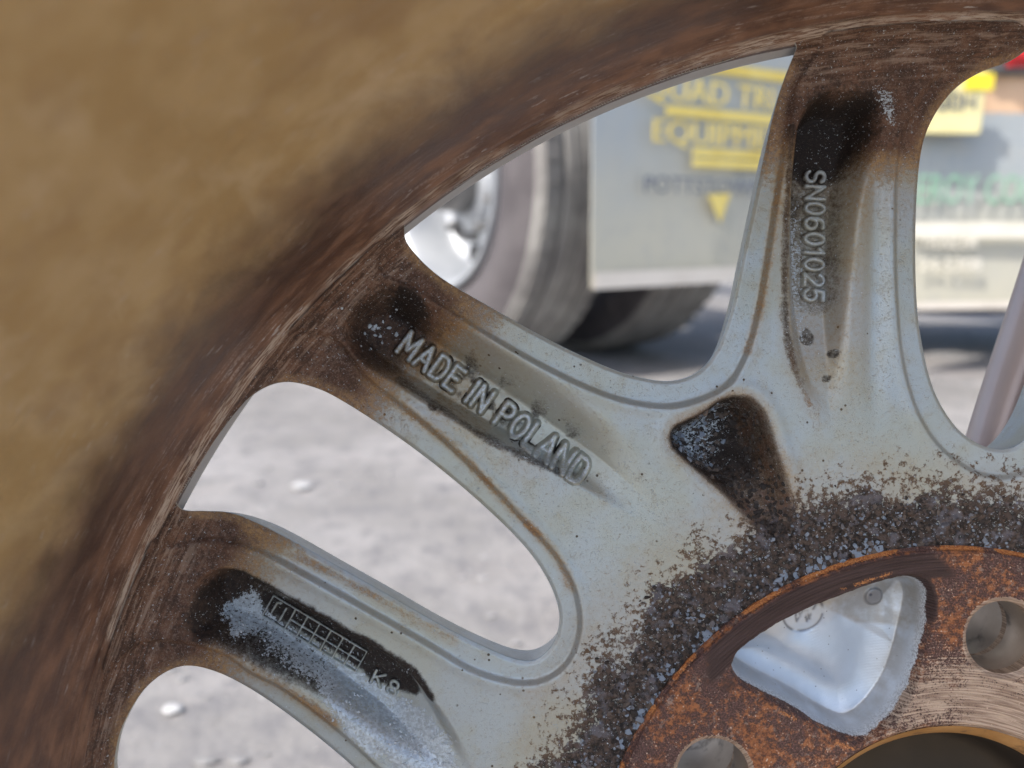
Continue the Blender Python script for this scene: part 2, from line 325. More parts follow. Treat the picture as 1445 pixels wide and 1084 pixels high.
rl1b = Field([(1118, 180), (1110, 300), (1108, 440), (1122, 520), (1150, 590)], False, 50)
dlB = Field([(560, 535), (620, 575), (680, 615), (730, 640), (795, 668)], False, 50)
rl3 = Field([(290, 925), (350, 945), (420, 985), (470, 1022)], False, 50)
blkA = Field([(1150, 128), (1235, 128), (1246, 160), (1232, 205), (1205, 240), (1170, 255), (1140, 250), (1122, 240), (1124, 190)])
flrA = Field([(1125, 200), (1200, 230), (1196, 330), (1190, 425), (1165, 445), (1128, 425), (1116, 320)])
blkB = Field([(498, 425), (545, 396), (585, 405), (610, 445), (600, 480), (570, 500), (560, 530), (520, 520), (488, 470)])
blkC = Field([(270, 835), (310, 806), (345, 812), (395, 850), (380, 880), (450, 940), (470, 985), (420, 970), (330, 925), (262, 895)])
def sunk(p, k=1.045): return [(PPX + (x - PPX) * k, PPY + (y - PPY) * k) for x, y in p]
gridC = Field(sunk([(362, 838), (400, 848), (470, 882), (530, 916), (570, 944), (592, 966), (590, 978), (575, 978), (552, 972), (522, 962), (500, 944), (440, 908), (372, 868)], 1.035))
wallC = Field([(330, 808), (400, 846), (470, 884), (530, 916), (575, 946), (606, 985)], False, 50)
bareC = Field([(300, 872), (340, 848), (368, 862), (375, 888), (420, 918), (470, 948), (505, 958), (545, 988), (600, 1022), (640, 1065), (655, 1120), (590, 1100), (530, 1066), (480, 1022), (450, 976), (400, 944), (355, 910), (320, 900)])
patchA = Field([(1232, 122), (1258, 128), (1264, 150), (1262, 180), (1248, 165), (1240, 140)])
spots = [(1148, 473, 11), (1150, 508, 7), (1171, 533, 8), (1180, 498, 6), (1172, 560, 6), (612, 570, 13), (980, 640, 6)]
def masks(X, Y):
    r = rad(X, Y); n = fbm(X, Y, 60, 4, 21); n2 = fbm(X, Y, 24, 3, 31)
    rn = r + 70 * (n - .47)
    m = {}
    t, c = axis_tc(X, Y, (430, 540), (600, 380))
    wn_ = np.minimum.reduce([f(X, Y) for f in WIN]); rn = rn + 55 * ss(100, 93, ang(X, Y)); m['brown'] = 1.2 * ss(1062, 1150, rn) * (1 - .72 * (1 - ss(3, 24, wn_ + 12 * (n2 - .45))) * ss(1216, 1190, r))
    m['brown'] = np.maximum(m['brown'], .75 * ss(10, -12, PK(X, Y)))
    m['rust'] = .70 * ss(1025, 1095, rn) + .25 * ss(1080, 1130, rn)
    for F, w, k in ((rl2, 1.5, .66), (rl1, 1, .42), (rl1b, 1, .40), (rl2b, 1.5, .42), (rl3, 3, .50)):
        m['rust'] = np.maximum(m['rust'], k * (.55 + .9 * ss(.35, .6, fbm(X, Y, 45, 2, 88))) * (1 - ss(w, w * 3 + 4, F(X, Y) + 4 * (n2 - .45))))
    w2 = WIN[1](X, Y); up = ss(0, 60, (Y - (X * .57 + 560)))          # lower side of window 2
    m['rust'] = np.maximum(m['rust'], .66 * (1 - ss(2, 16, w2)) * up * ss(760, 500, X))
    m['film'] = np.clip(.10 + .35 * ss(0, 1, np.exp(-((Y - 610 - .72 * (X - 700)) / 60) ** 2)) * ss(.4, .6, n) * ss(880, 700, X) + .5 * ss(960, 1090, rn) + .55 * (1 - ss(0, 26, CA(X, Y))) * ss(640, 500, Y) + .28 * (1 - ss(0, 22, CB(X, Y))) * ss(800, 600, X)  # in spoke B's channel the stain colour also serves as shadow
                        + .6 * (1 - ss(3, 14, rl2(X, Y))) + .6 * (1 - ss(2, 12, rl1(X, Y))) + .7 * (1 - ss(4, 20, rl3(X, Y))) + .4 * (1 - ss(3, 14, rl2b(X, Y))) + .6 * ss(20, -4, PK(X, Y)) + .35 * (1 - ss(620, 700, rn)), 0, 1)
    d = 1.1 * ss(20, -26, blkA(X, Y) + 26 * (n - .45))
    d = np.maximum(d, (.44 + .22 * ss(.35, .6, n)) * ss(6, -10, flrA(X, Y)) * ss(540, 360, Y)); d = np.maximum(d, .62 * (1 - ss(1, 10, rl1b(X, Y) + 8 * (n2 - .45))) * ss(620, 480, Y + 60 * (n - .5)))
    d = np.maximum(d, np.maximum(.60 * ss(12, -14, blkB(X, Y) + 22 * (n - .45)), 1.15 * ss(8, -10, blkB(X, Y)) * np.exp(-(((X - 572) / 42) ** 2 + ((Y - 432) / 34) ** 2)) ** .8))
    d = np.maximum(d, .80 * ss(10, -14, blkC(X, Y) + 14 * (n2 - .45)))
    d = np.maximum(d, .95 * (1 - ss(4, 13, wallC(X, Y) + 8 * (n2 - .45))) * ss(655, 600, X))  # dark along the upper wall: soot plus the wall's painted shadow
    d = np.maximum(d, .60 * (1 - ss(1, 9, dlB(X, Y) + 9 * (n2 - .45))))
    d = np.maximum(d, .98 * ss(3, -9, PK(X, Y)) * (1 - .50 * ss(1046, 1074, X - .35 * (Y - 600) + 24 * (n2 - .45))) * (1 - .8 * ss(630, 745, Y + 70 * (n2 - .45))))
    d = np.maximum(d, .98 * ss(5, -5, gridC(X, Y) + 5 * (n2 - .45)))
    for sx, sy, sr in spots: d = np.maximum(d, .66 * (1 - ss(sr * .5, sr, np.hypot(X - sx, Y - sy) + 26 * (n2 - .42))))
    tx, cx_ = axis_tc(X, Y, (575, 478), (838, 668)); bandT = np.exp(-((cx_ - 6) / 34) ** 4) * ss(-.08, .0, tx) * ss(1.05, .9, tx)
    d = np.maximum(d, .62 * bandT * ss(.44, .60, fbm(X, Y, 24, 4, 91)))  # patchy dark round the lettering: grime plus painted shadow of the letters
    d = np.maximum(d, .30 * ss(16, -10, CB(X, Y)) * ss(760, 560, X) * ss(-5, 25, -(cx_)) * ss(.40, .6, n))
    m['dark'] = d
    m['crust'] = np.clip(crust_mask(X, Y) * .85 + .30 * (1 - ss(590, 665, r + 40 * (n2 - .47))), 0, 1)
    m['crust'] = np.maximum(m['crust'], .50 * ss(0, -14, PK(X, Y)) * ss(700, 760, Y))
    b = .78 * ss(9, -10, bareC(X, Y) + 26 * (n2 - .45)); b = b * (1 - .9 * (1 - ss(4, 15, wallC(X, Y)))) * ss(-4, 6, gridC(X, Y)) 
    b = np.maximum(b, .52 * ss(-4, -20, PK(X, Y)) * ss(1060, 1000, X + .4 * (Y - 620)) * ss(720, 640, Y))
    b = np.maximum(b, .50 * ss(4, -6, patchA(X, Y)))
    b = np.maximum(b, .50 * ss(2, -8, CA(X, Y)) * ss(1160, 1130, X) * ss(240, 320, Y) * ss(560, 430, Y))
    m['bare'] = b
    m['chips'] = np.clip(ss(1000, 1080, rn) + ss(10, -8, blkA(X, Y)) + ss(8, -8, blkB(X, Y)), 0, 1) * ss(.44, .50, fbm(X, Y, 50, 2, 77))
    return m

# ------------------------------------------------------------------ mesh builders
def to_local(X, Y, z):                       # photo px + height in mm -> wheel-local metres
    return np.stack([(X - HX) / S / 1000, -(Y - HY) / S / 1000, z / 1000], -1)
def mesh_obj(name, V, Fc, mat, parent=None, attrs=None, normals=None, smooth=True, vattrs=None):
    me = bpy.data.meshes.new(name)
    V = np.asarray(V, np.float32); Fc = np.asarray(Fc, np.int32); k = Fc.shape[1]
    me.vertices.add(len(V)); me.vertices.foreach_set('co', V.ravel())
    me.loops.add(Fc.size); me.loops.foreach_set('vertex_index', Fc.ravel())
    me.polygons.add(len(Fc)); me.polygons.foreach_set('loop_start', np.arange(len(Fc), dtype=np.int32) * k)
    me.polygons.foreach_set('use_smooth', np.full(len(Fc), smooth)); me.update(calc_edges=True)
    for a, v in (attrs or {}).items():
        at = me.attributes.new(a, 'FLOAT', 'POINT'); at.data.foreach_set('value', np.asarray(v, np.float32).ravel())
    for a, v in (vattrs or {}).items():
        at = me.attributes.new(a, 'FLOAT_VECTOR', 'POINT'); at.data.foreach_set('vector', np.asarray(v, np.float32).ravel())
    if normals is not None: me.normals_split_custom_set_from_vertices(normals.tolist())
    me.materials.append(mat); o = bpy.data.objects.new(name, me); C.objects.link(o)
    if parent: o.parent = parent
    return o
def vert_normals(V, Fc):
    a = V[Fc[:, 2]] - V[Fc[:, 0]]; b = V[Fc[:, 3]] - V[Fc[:, 1]]; n = np.cross(a, b); N = np.zeros_like(V)
    for i in range(4):
        for k in range(3): N[:, k] += np.bincount(Fc[:, i], n[:, k], len(V))
    return N / (np.linalg.norm(N, axis=1, keepdims=True) + 1e-20)
def sheet(x0, x1, y0, y1, step, solid, zf, region, rings, wall_ok, cellmask=None, taper=True):
    """height-field sheet cut along solid()=0 with walls going down from the cut; returns V, F, region id, XY, is_wall"""
    xs = np.arange(x0, x1 + step, step); ys = np.arange(y0, y1 + step, step)
    X, Y = np.meshgrid(xs, ys, indexing='ij'); F = solid(X, Y); e = .5
    for it in range(3):
        near = np.abs(F) < step * (.76 if it == 0 else .76)
        if it == 0: snap = near & (F != 0)
        gx = (solid(X[snap] + e, Y[snap]) - solid(X[snap] - e, Y[snap])); gy = (solid(X[snap], Y[snap] + e) - solid(X[snap], Y[snap] - e))
        g = np.hypot(gx, gy) + 1e-9
        X[snap] -= F[snap] * gx / g; Y[snap] -= F[snap] * gy / g; F[snap] = solid(X[snap], Y[snap])
    good = (F > 0) | snap
    nx, ny = X.shape; idx = np.arange(nx * ny).reshape(nx, ny)
    keep = good[:-1, :-1] & good[1:, :-1] & good[:-1, 1:] & good[1:, 1:]
    nsn = snap[:-1, :-1].astype(int) + snap[1:, :-1] + snap[:-1, 1:] + snap[1:, 1:]
    ar = .5 * ((X[1:, 1:] - X[:-1, :-1]) * (Y[:-1, 1:] - Y[1:, :-1]) - (X[:-1, 1:] - X[1:, :-1]) * (Y[1:, 1:] - Y[:-1, :-1]))
    xm = .25 * (X[:-1, :-1] + X[1:, 1:] + X[1:, :-1] + X[:-1, 1:]); ym = .25 * (Y[:-1, :-1] + Y[1:, 1:] + Y[1:, :-1] + Y[:-1, 1:])
    keep &= ~((nsn == 4) & ((np.abs(ar) < .12 * step * step) | (solid(xm, ym) < 0)))
    if cellmask is not None: keep &= cellmask(xm, ym)
    a = idx[:-1, :-1][keep]; b = idx[:-1, 1:][keep]; c = idx[1:, 1:][keep]; d = idx[1:, :-1][keep]
    Q = np.stack([a, b, c, d], -1)
    use = np.unique(Q); rm = np.full(nx * ny, -1); rm[use] = np.arange(len(use)); Q = rm[Q]
    Xf, Yf = X.ravel()[use], Y.ravel()[use]; Sn = snap.ravel()[use]
    V = to_local(Xf, Yf, zf(Xf, Yf)); W = np.zeros(len(V), bool)
    # boundary edges
    E = np.concatenate([Q[:, [0, 1]], Q[:, [1, 2]], Q[:, [2, 3]], Q[:, [3, 0]]]); key = np.sort(E, 1); kk = key[:, 0].astype(np.int64) * len(V) + key[:, 1]
    u, inv, cnt = np.unique(kk, return_inverse=True, return_counts=True); E = E[cnt[inv] == 1]
    E = E[Sn[E[:, 0]] & Sn[E[:, 1]]]; xm = Xf[E].mean(1); ym = Yf[E].mean(1); E = E[wall_ok(xm, ym)]
    if len(E) and rings:
        bu = np.unique(E); rm2 = np.full(len(V), -1); rm2[bu] = np.arange(len(bu)); bx, by = Xf[bu], Yf[bu]
        gx = solid(bx + 1, by) - solid(bx - 1, by); gy = solid(bx, by + 1) - solid(bx, by - 1); g = np.hypot(gx, gy) + 1e-9; gx /= g; gy /= g
        z0 = zf(bx, by); base = len(V); nb = len(bu); Vn = []; XX = [Xf]; YY = [Yf]; e0 = rm2[E]
        rr = [(0, 0)] + list(rings)
        kr = ss(RO - 2, RO - 120, rad(bx, by)) if taper else np.ones(nb)      # walls run out where the spoke merges into the barrel
        for off, dz in rr:
            px, py = bx - gx * off * (kr if off < 0 else 1), by - gy * off * (kr if off < 0 else 1); Vn.append(to_local(px, py, z0 + dz * np.maximum(kr, .3) if dz > -2 else z0 + (dz - z0) * kr - .6 * (1 - kr))); XX.append(px); YY.append(py)
        V = np.concatenate([V] + Vn); W = np.concatenate([W, np.ones(nb * len(rr), bool)])
        Qs = [Q]
        for i in range(len(rr) - 1):
            p, q = base + i * nb, base + (i + 1) * nb
            Qs.append(np.stack([e0[:, 1] + p, e0[:, 0] + p, e0[:, 0] + q, e0[:, 1] + q], -1))
        Q = np.concatenate(Qs); Xf = np.concatenate(XX); Yf = np.concatenate(YY)
    reg = region(Xf[Q].mean(1), Yf[Q].mean(1))
    return V, Q, reg, Xf, Yf, W
def split(V, Q, reg, ids, maker):
    N = vert_normals(V, Q)
    for i in ids:
        q = Q[reg == i]
        if len(q) == 0: continue
        use = np.unique(q); rm = np.full(len(V), -1); rm[use] = np.arange(len(use)); maker(i, V[use], rm[q], use, N[use])

# ------------------------------------------------------------------ tagging
def tag(o, label=None, cat=None, group=None, kind=None):
    for k, v in (('label', label), ('category', cat), ('group', group), ('kind', kind)):
        if v: o[k] = v
    return o
def empty(name, loc=(0, 0, 0)):
    o = bpy.data.objects.new(name, None); C.objects.link(o); o.location = loc; o.empty_display_size = .05; return o

M_paint, M_barrel, M_flange = make_paint(), make_barrel(), make_flange()
M_front = simple('mauve_front_face', (.46, .38, .36), (.56, .48, .46), 8, .26, .1)
M_bore = simple('ochre_stained_bore', (.36, .19, .06), (.52, .31, .13), 60, .5, .1, .0001, c3=(.20, .12, .06))
M_hole = simple('machined_hole', (.40, .33, .27), (.60, .54, .48), 40, .32, .4, .0001, c3=(.14, .11, .09))
M_black = simple('black_plastic_cap', (.006, .006, .006), (.014, .012, .011), 90, .5)

# ------------------------------------------------------------------ THE WHEEL
cam_rot = cam.rotation_euler.to_matrix()
wheel = empty('alloy_wheel')
wheel.rotation_euler = cam.rotation_euler
wheel.location = cam.location + cam_rot @ Vector(((HX - PPX) / S / 1000, -(HY - PPY) / S / 1000, -D / 1000))
tag(wheel, 'silver alloy car wheel seen from its rusty burnt inner side, filling the picture', 'wheel')

VX0, VX1, VY0, VY1 = -40.0, 1640.0, 20.0, 1260.0           # finely meshed rectangle (a margin round the picture)
WP = W1p
def solid_view(X, Y):
    f = np.minimum.reduce([w(X, Y) for w in WIN]); r = rad(X, Y)
    return np.minimum(np.minimum(f, RO + 1.0 - r), r - 492)
def fold(X, Y):
    r = rad(X, Y); a = ang(X, Y); a2 = np.radians(78.4 + (a - 78.4) % 72.0)
    return HX + r * np.cos(a2), HY - r * np.sin(a2)
def solid_rest(X, Y): return solid_view(*fold(X, Y))
def region(X, Y):
    r = rad(X, Y); a = ang(X, Y); k = np.floor(((a - 78.4) % 360) / 36.0).astype(int)
    return np.where(r < 840, 0, 1 + k)
SP_LABEL = {1: 'spoke with a soot-black channel and the raised serial number', 2: 'spoke with MADE IN POLAND in raised letters', 3: 'spoke with a small raised date grid and flaking paint'}
rings = [(.6, -.25), (.2, -.9), (-2, -3), (-9, -9), (-19, -17)]
def in_rect(X, Y): return (X > VX0) & (X < VX1) & (Y > VY0) & (Y < VY1)
V, Q, reg, Xf, Yf, Wl = sheet(VX0, VX1, VY0, VY1, 1.7, solid_view, base_height, region, rings, lambda x, y: (rad(x, y) < RO + .5) & (rad(x, y) > 500))
mk = masks(Xf, Yf)
for k in mk: mk[k] = np.where(Wl, mk[k] * (.25 if k in ('brown', 'rust', 'film', 'dark') else 0), mk[k])
def spoke_part(i, v, q, use, N):
    o = mesh_obj('hub_disc' if i == 0 else 'spoke', v, q, M_paint, wheel, {k: a[use] for k, a in mk.items()}, N)
    if i in SP_LABEL: o['label'] = SP_LABEL[i]
split(V, Q, reg, range(11), spoke_part)
zr = lambda X, Y: base_height(*fold(X, Y), rough=False)
V, Q, reg, Xf, Yf, Wl = sheet(HX - 1240, HX + 1240, HY - 1240, HY + 1240, 11.0, solid_rest, zr, region, rings, lambda x, y: (rad(x, y) < RO - 12) & (rad(x, y) > 505), lambda x, y: ~in_rect(x, y))
mk2 = masks(*fold(Xf, Yf))
def rest_part(i, v, q, use, N): mesh_obj('hub_disc' if i == 0 else 'spoke', v, q, M_paint, wheel, {k: a[use] for k, a in mk2.items()}, N)
split(V, Q, reg, range(11), rest_part)
# front side of the wheel (the face turned away from us)
V, Q, reg, Xf, Yf, Wl = sheet(HX - 1240, HX + 1240, HY - 1240, HY + 1240, 12.0, lambda x, y: np.where(in_rect(x, y), solid_view(x, y), solid_rest(x, y)) - 19, lambda x, y: -17.0 + 15.0 * ss(RO - 130, RO - 25, rad(x, y)) * (1 - ss(20, 29, np.where(in_rect(x, y), solid_view(x, y), solid_rest(x, y)))), lambda x, y: (x * 0).astype(int), [], lambda x, y: x < -1e9)
mesh_obj('front_face', V, Q[:, ::-1], M_front, wheel)

def lathe(prof, n=720, a0=0, a1=360):
    prof = np.array(prof, float); a = np.radians(np.linspace(a0, a1, n + 1)); m = len(prof)
    R = prof[:, 0][None, :]; Z = np.repeat(prof[:, 1][None, :], n + 1, 0)
    V = np.stack([R * np.cos(a)[:, None], R * np.sin(a)[:, None], Z], -1).reshape(-1, 3) / 1000
    i = np.arange(n)[:, None] * m; j = np.arange(m - 1)[None, :]
    F = np.stack([i + j, i + j + 1, i + m + j + 1, i + m + j], -1).reshape(-1, 4)
    s = np.concatenate([[0], np.cumsum(np.hypot(np.diff(prof[:, 0]), np.diff(prof[:, 1])))])
    uv = np.stack([np.repeat((a * 195)[:, None], m, 1), np.repeat(s[None, :], n + 1, 0), Z], -1).reshape(-1, 3)
    return V, F, uv
# barrel profile: (radius mm, height mm)
key = [(205, -9), (200, -6), (196.2, -3.6), (194.2, -1.9), (193.2, -.8), (193.0, 0), (193.1, 1.0), (193.3, 1.8), (193.45, 3), (193.3, 4.2), (193.25, 6), (193.35, 7.4), (193.9, 8.4), (194.6, 9.2), (194.7, 10.2), (194.5, 11.2), (195.9, 15),
       (197.2, 22), (199.2, 32), (201.6, 44), (203.3, 58), (204.2, 72), (205.0, 90), (206.5, 108), (210, 122), (214.5, 130), (216, 138), (216.5, 146), (220, 150), (223.5, 150), (224, 146)]
prof = [tuple(p) for p in spline(key, False, 5)]
V, F, uv = lathe(prof)
# slightly uneven cast surface
ang_, zz_ = uv[:, 0], uv[:, 2]
dR = (fbm(ang_, zz_ * 3, 22, 3, 8) - .45) * .5 * ss(8, 16, np.abs(zz_))
rxy = np.hypot(V[:, 0], V[:, 1]) ; V[:, :2] *= (1 + dR / 1000 / rxy)[:, None]
n_ = len(prof); dR2 = dR.reshape(-1, n_)
mesh_obj('rim_barrel', V, F[:, ::-1], M_barrel, wheel, vattrs={'uvw': uv})
V, F, uv = lathe([(224, 146), (223, 142), (219.5, 137), (219.5, 124), (213, 116), (209, 106), (207, 80), (204, 50), (201, 30), (199.5, 14), (203, -6), (214, -24), (224, -30), (224, -34), (218, -36), (209, -24), (205, -9)], 180)
mesh_obj('rim_outer_shell', V, F, M_barrel, wheel, vattrs={'uvw': uv})

# ---- raised lettering, one patch of mesh per letter, grown out of the cast surface
def arc(cx, cy, rx, ry, a0, a1, n=10):
    return [(cx + rx * math.cos(math.radians(a0 + (a1 - a0) * i / n)), cy + ry * math.sin(math.radians(a0 + (a1 - a0) * i / n))) for i in range(n + 1)]
GL = {'M': (.80, [[(0, 0), (.02, 1), (.4, .3), (.78, 1), (.8, 0)]]), 'A': (.72, [[(0, 0), (.36, 1), (.72, 0)], [(.14, .33), (.58, .33)]]),
      'D': (.66, [[(0, 0), (0, 1), (.3, 1)] + arc(.3, .5, .36, .5, 90, -90) + [(0, 0)]]), 'E': (.55, [[(.55, 0), (0, 0), (0, 1), (.55, 1)], [(0, .52), (.46, .52)]]),
      'I': (.06, [[(.03, 0), (.03, 1)]]), 'N': (.66, [[(0, 0), (0, 1), (.66, 0), (.66, 1)]]), 'P': (.58, [[(0, 0), (0, 1), (.3, 1)] + arc(.3, .74, .28, .26, 90, -90) + [(0, .48)]]),
      'O': (.72, [arc(.36, .5, .36, .5, 0, 360, 20)]), 'L': (.5, [[(0, 1), (0, 0), (.5, 0)]]), 'S': (.56, [arc(.28, .75, .27, .25, 20, 270) + arc(.28, .25, .28, .25, 90, -160)]),
      '0': (.56, [arc(.28, .5, .28, .5, 0, 360, 18)]), '6': (.56, [[(.48, .95)] + arc(.3, .5, .3, .48, 110, 180) + arc(.28, .3, .28, .3, 180, 540, 16)]), '1': (.3, [[(0, .78), (.2, 1), (.2, 0)]]),
      '2': (.56, [arc(.28, .72, .27, .28, 160, -30) + [(0, 0), (.56, 0)]]), '5': (.56, [[(.52, 1), (.06, 1), (.03, .55)] + arc(.26, .32, .29, .32, 110, -150)]),
      'K': (.6, [[(0, 0), (0, 1)], [(.58, 1), (.02, .45)], [(.2, .6), (.6, 0)]]), '8': (.54, [arc(.27, .75, .23, .25, 0, 360, 16), arc(.27, .25, .27, .25, 0, 360, 16)]), '.': (.1, [[(.03, .05), (.06, .05)]])}
def to_plane(x, y):                          # picture point lying on the (deeper) surface -> point on the back plane
    X, Y = x, y
    for _ in range(6):
        z = float(base_height(np.array([X]), np.array([Y]), False)[0]); k = 1 - z / D
        X, Y = PPX + (x - PPX) * k, PPY + (y - PPY) * k
    return X, Y
def relief(name, strokes, hw, h, mat=M_paint, step=.9, grime_shade=0.0):
    pts = np.concatenate([np.array(s) for s in strokes]); x0, y0 = pts.min(0) - hw - 3; x1, y1 = pts.max(0) + hw + 3
    X, Y = np.meshgrid(np.arange(x0, x1, step), np.arange(y0, y1, step), indexing='ij')
    d = np.full(X.shape, 1e9)
    for s in strokes: s = np.array(s); d = np.minimum(d, seg_dist(X, Y, s[:-1], s[1:]))
    d = d + 1.6 * (fbm(X, Y, 7, 2, 3) - .4)
    z = base_height(X, Y) + h * (1 - ss(hw * .2, hw, d)) ** .7 - .12 * ss(hw - .5, hw + 1.5, d)
    k = d < hw + 1.6; idx = np.arange(X.size).reshape(X.shape)
    kc = k[:-1, :-1] | k[1:, :-1] | k[:-1, 1:] | k[1:, 1:]
    Q = np.stack([idx[:-1, :-1][kc], idx[:-1, 1:][kc], idx[1:, 1:][kc], idx[1:, :-1][kc]], -1)
    V = to_local(X.ravel(), Y.ravel(), z.ravel()); m = masks(X.ravel(), Y.ravel()); top = (1 - ss(hw * .35, hw * .8, d)).ravel()
    for q in ('dark', 'brown', 'rust', 'crust'): m[q] = m[q] * (1 - (.80 if grime_shade < .95 else .35) * top)
    m['dark'] = np.maximum(m['dark'], grime_shade * (1 - top) * (ss(.36, .56, fbm(X, Y, 15, 2, 12)).ravel() if grime_shade < .95 else 1)); m['bare'] = np.maximum(m['bare'] * .4, (.60 if hw > 6 else .38) * (1 - ss(hw * .15, hw * .6, d)).ravel()); m['film'] = m['film'] * (1 - .8 * top)  # flanks darkened as grime and shadow; tops paled with flaking and painted highlight
    use = np.unique(Q); rm = np.full(len(V), -1); rm[use] = np.arange(len(use))
    return mesh_obj(name, V[use], rm[Q], mat, wheel, {q: v[use] for q, v in m.items()})
def write(text, a, b, height, hw, h, updir, gap=.30, space=.60, grime_shade=.5):
    """letters from picture point a (left foot of the first) to b (right foot of the last); updir = +-1 picks the side"""
    a = to_plane(*a); b = to_plane(*b); vx, vy = b[0] - a[0], b[1] - a[1]; L = math.hypot(vx, vy); ux, uy = vx / L, vy / L; nx, ny = uy * updir, -ux * updir
    tot = sum((GL[c][0] + gap) if c != ' ' else space for c in text) - gap; k = L / tot; x = 0
    for c in text:
        if c == ' ': x += space; continue
        w, st = GL[c]
        relief('raised_letter', [[(a[0] + ux * (x + p) * k + nx * q * height, a[1] + uy * (x + p) * k + ny * q * height) for p, q in s] for s in st], hw, h, grime_shade=grime_shade)
        x += w + gap
write('MADE IN POLAND', (561, 496), (815, 683), 35, 7.0, 1.8, 1, grime_shade=.94)
write('SN0601025', (1136, 243), (1133, 424), 27, 5.0, 1.3, 1, .26, grime_shade=.55)
write('K8', (523, 962), (556, 982), 20, 3.4, .7, 1, .4, grime_shade=.9)
# date grid
ga, gb = to_plane(371, 868), to_plane(502, 947); gv = np.array([gb[0] - ga[0], gb[1] - ga[1]]); gl = np.hypot(*gv); gu = gv / gl; gn = np.array([gu[1], -gu[0]]); gh = 34.0
gp = lambda s, t: tuple(np.array(ga) + gu * s * gl + gn * t * gh)
st = [[gp(0, 0), gp(1, 0), gp(1, 1), gp(0, 1), gp(0, 0)], [gp(.24, .5), gp(1, .5)]] + [[gp(s, 0), gp(s, 1)] for s in (.24, .37, .5, .62, .75, .875)]
relief('date_grid', st, 2.1, .75, step=.8, grime_shade=.9)
relief('raised_letter', [[gp(.06, .3), gp(.06, .8), gp(.1, .9)]], 2.4, .6, step=.8, grime_shade=.9)
relief('raised_letter', [[gp(.16, .15), gp(.16, .8)]], 2.4, .6, step=.8, grime_shade=.9)
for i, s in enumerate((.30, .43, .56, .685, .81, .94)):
    for t in (.25, .75): relief('date_pip', [[gp(s - .008, t), gp(s + .012, t + random.uniform(-.1, .1))]], 2.2, .4, step=.8, grime_shade=.95)

# ---- hub flange
RF = 503.0
def hole_c(k): return on(79.4 + 72 * k, 382)
HOLES = [hole_c(k) for k in range(5)]
RC = Field([(1029, 932), (1048, 906), (1100, 872), (1170, 840), (1240, 816), (1280, 808), (1307, 820), (1316, 850), (1309, 892), (1296, 942), (1279, 988), (1252, 1024), (1216, 1046), (1180, 1040), (1120, 1006), (1062, 976), (1036, 957)])
def fsolid(X, Y):
    r = rad(X, Y); f = np.minimum(r - 250, RF - r)
    for hx, hy in HOLES: f = np.minimum(f, np.hypot(X - hx, Y - hy) - 51)
    return f
def ffold(X, Y):
    r = rad(X, Y); a2 = np.radians(79.4 + (ang(X, Y) - 79.4) % 72.0); return HX + r * np.cos(a2), HY - r * np.sin(a2)
EMB = (1150, 879, 29)
def emblem_d(X, Y):
    ex, ey, er = EMB; x = X - ex; y = Y - ey; d = np.abs(np.hypot(x, y) - er)
    s = [[(-15, -18), (-6, 14), (2, -8), (9, 14), (17, -14)], [(-8, -12), (-2, 6)], [(6, -6), (12, 10)]]
    for q in s: q = np.array(q, float); d = np.minimum(d, seg_dist(x, y, q[:-1], q[1:]))
    return d
def fheight(X0, Y0, fine=True):
    X, Y = ffold(X0, Y0) if not fine else (X0, Y0)
    r = rad(X, Y); z = 1.6 - 1.6 * (1 - ss(0, 9, RF - r)) - .9 * (1 - ss(0, 7, r - 250))
    d = RC(X, Y) + 3 * (fbm(X, Y, 9, 3, 15) - .45) * ss(-25, 0, RC(X, Y))
    prof = .75 * ss(0, 20, -d) ** .8 + .25 * ss(0, 60, -d)
    # floor of the recess: a soft ridge running down and to the right with facets either side
    t, c = axis_tc(X, Y, (1085, 900), (1235, 985)); fl = -11 - 2.5 * ss(-70, 70, -c) + 2.4 * np.exp(-(c / 26) ** 2) * ss(1.1, .2, t)
    t2, c2 = axis_tc(X, Y, (1190, 905), (1220, 1040)); fl = fl + 1.6 * np.exp(-(c2 / 30) ** 2)
    z = z + prof * fl
    z = z - .9 * np.exp(-((RC(X, Y) - 3) / 6) ** 2) * ss(0, 40, 1040 - Y) * 0
    for hx, hy in HOLES: z = z - .7 * (1 - ss(0, 6, np.hypot(X - hx, Y - hy) - 51))
    if fine:
        z = z - .18 * np.exp(-(emblem_d(X, Y) / 1.6) ** 2) * (d < -4)
        st = np.hypot(X - 1256, Y - 855); z = z + prof * (.9 * (1 - ss(11, 15, st)) )
        tri = np.minimum.reduce([(Y - 818) * .9, (1286 - X) * .8, (X - 1185) * .45 + (876 - Y) * .9]); z = z + prof * .5 * ss(0, 14, tri)
    z = z + .12 * (fbm(X, Y, 9, 3, 6) - .4) * (1 - prof)
    return z
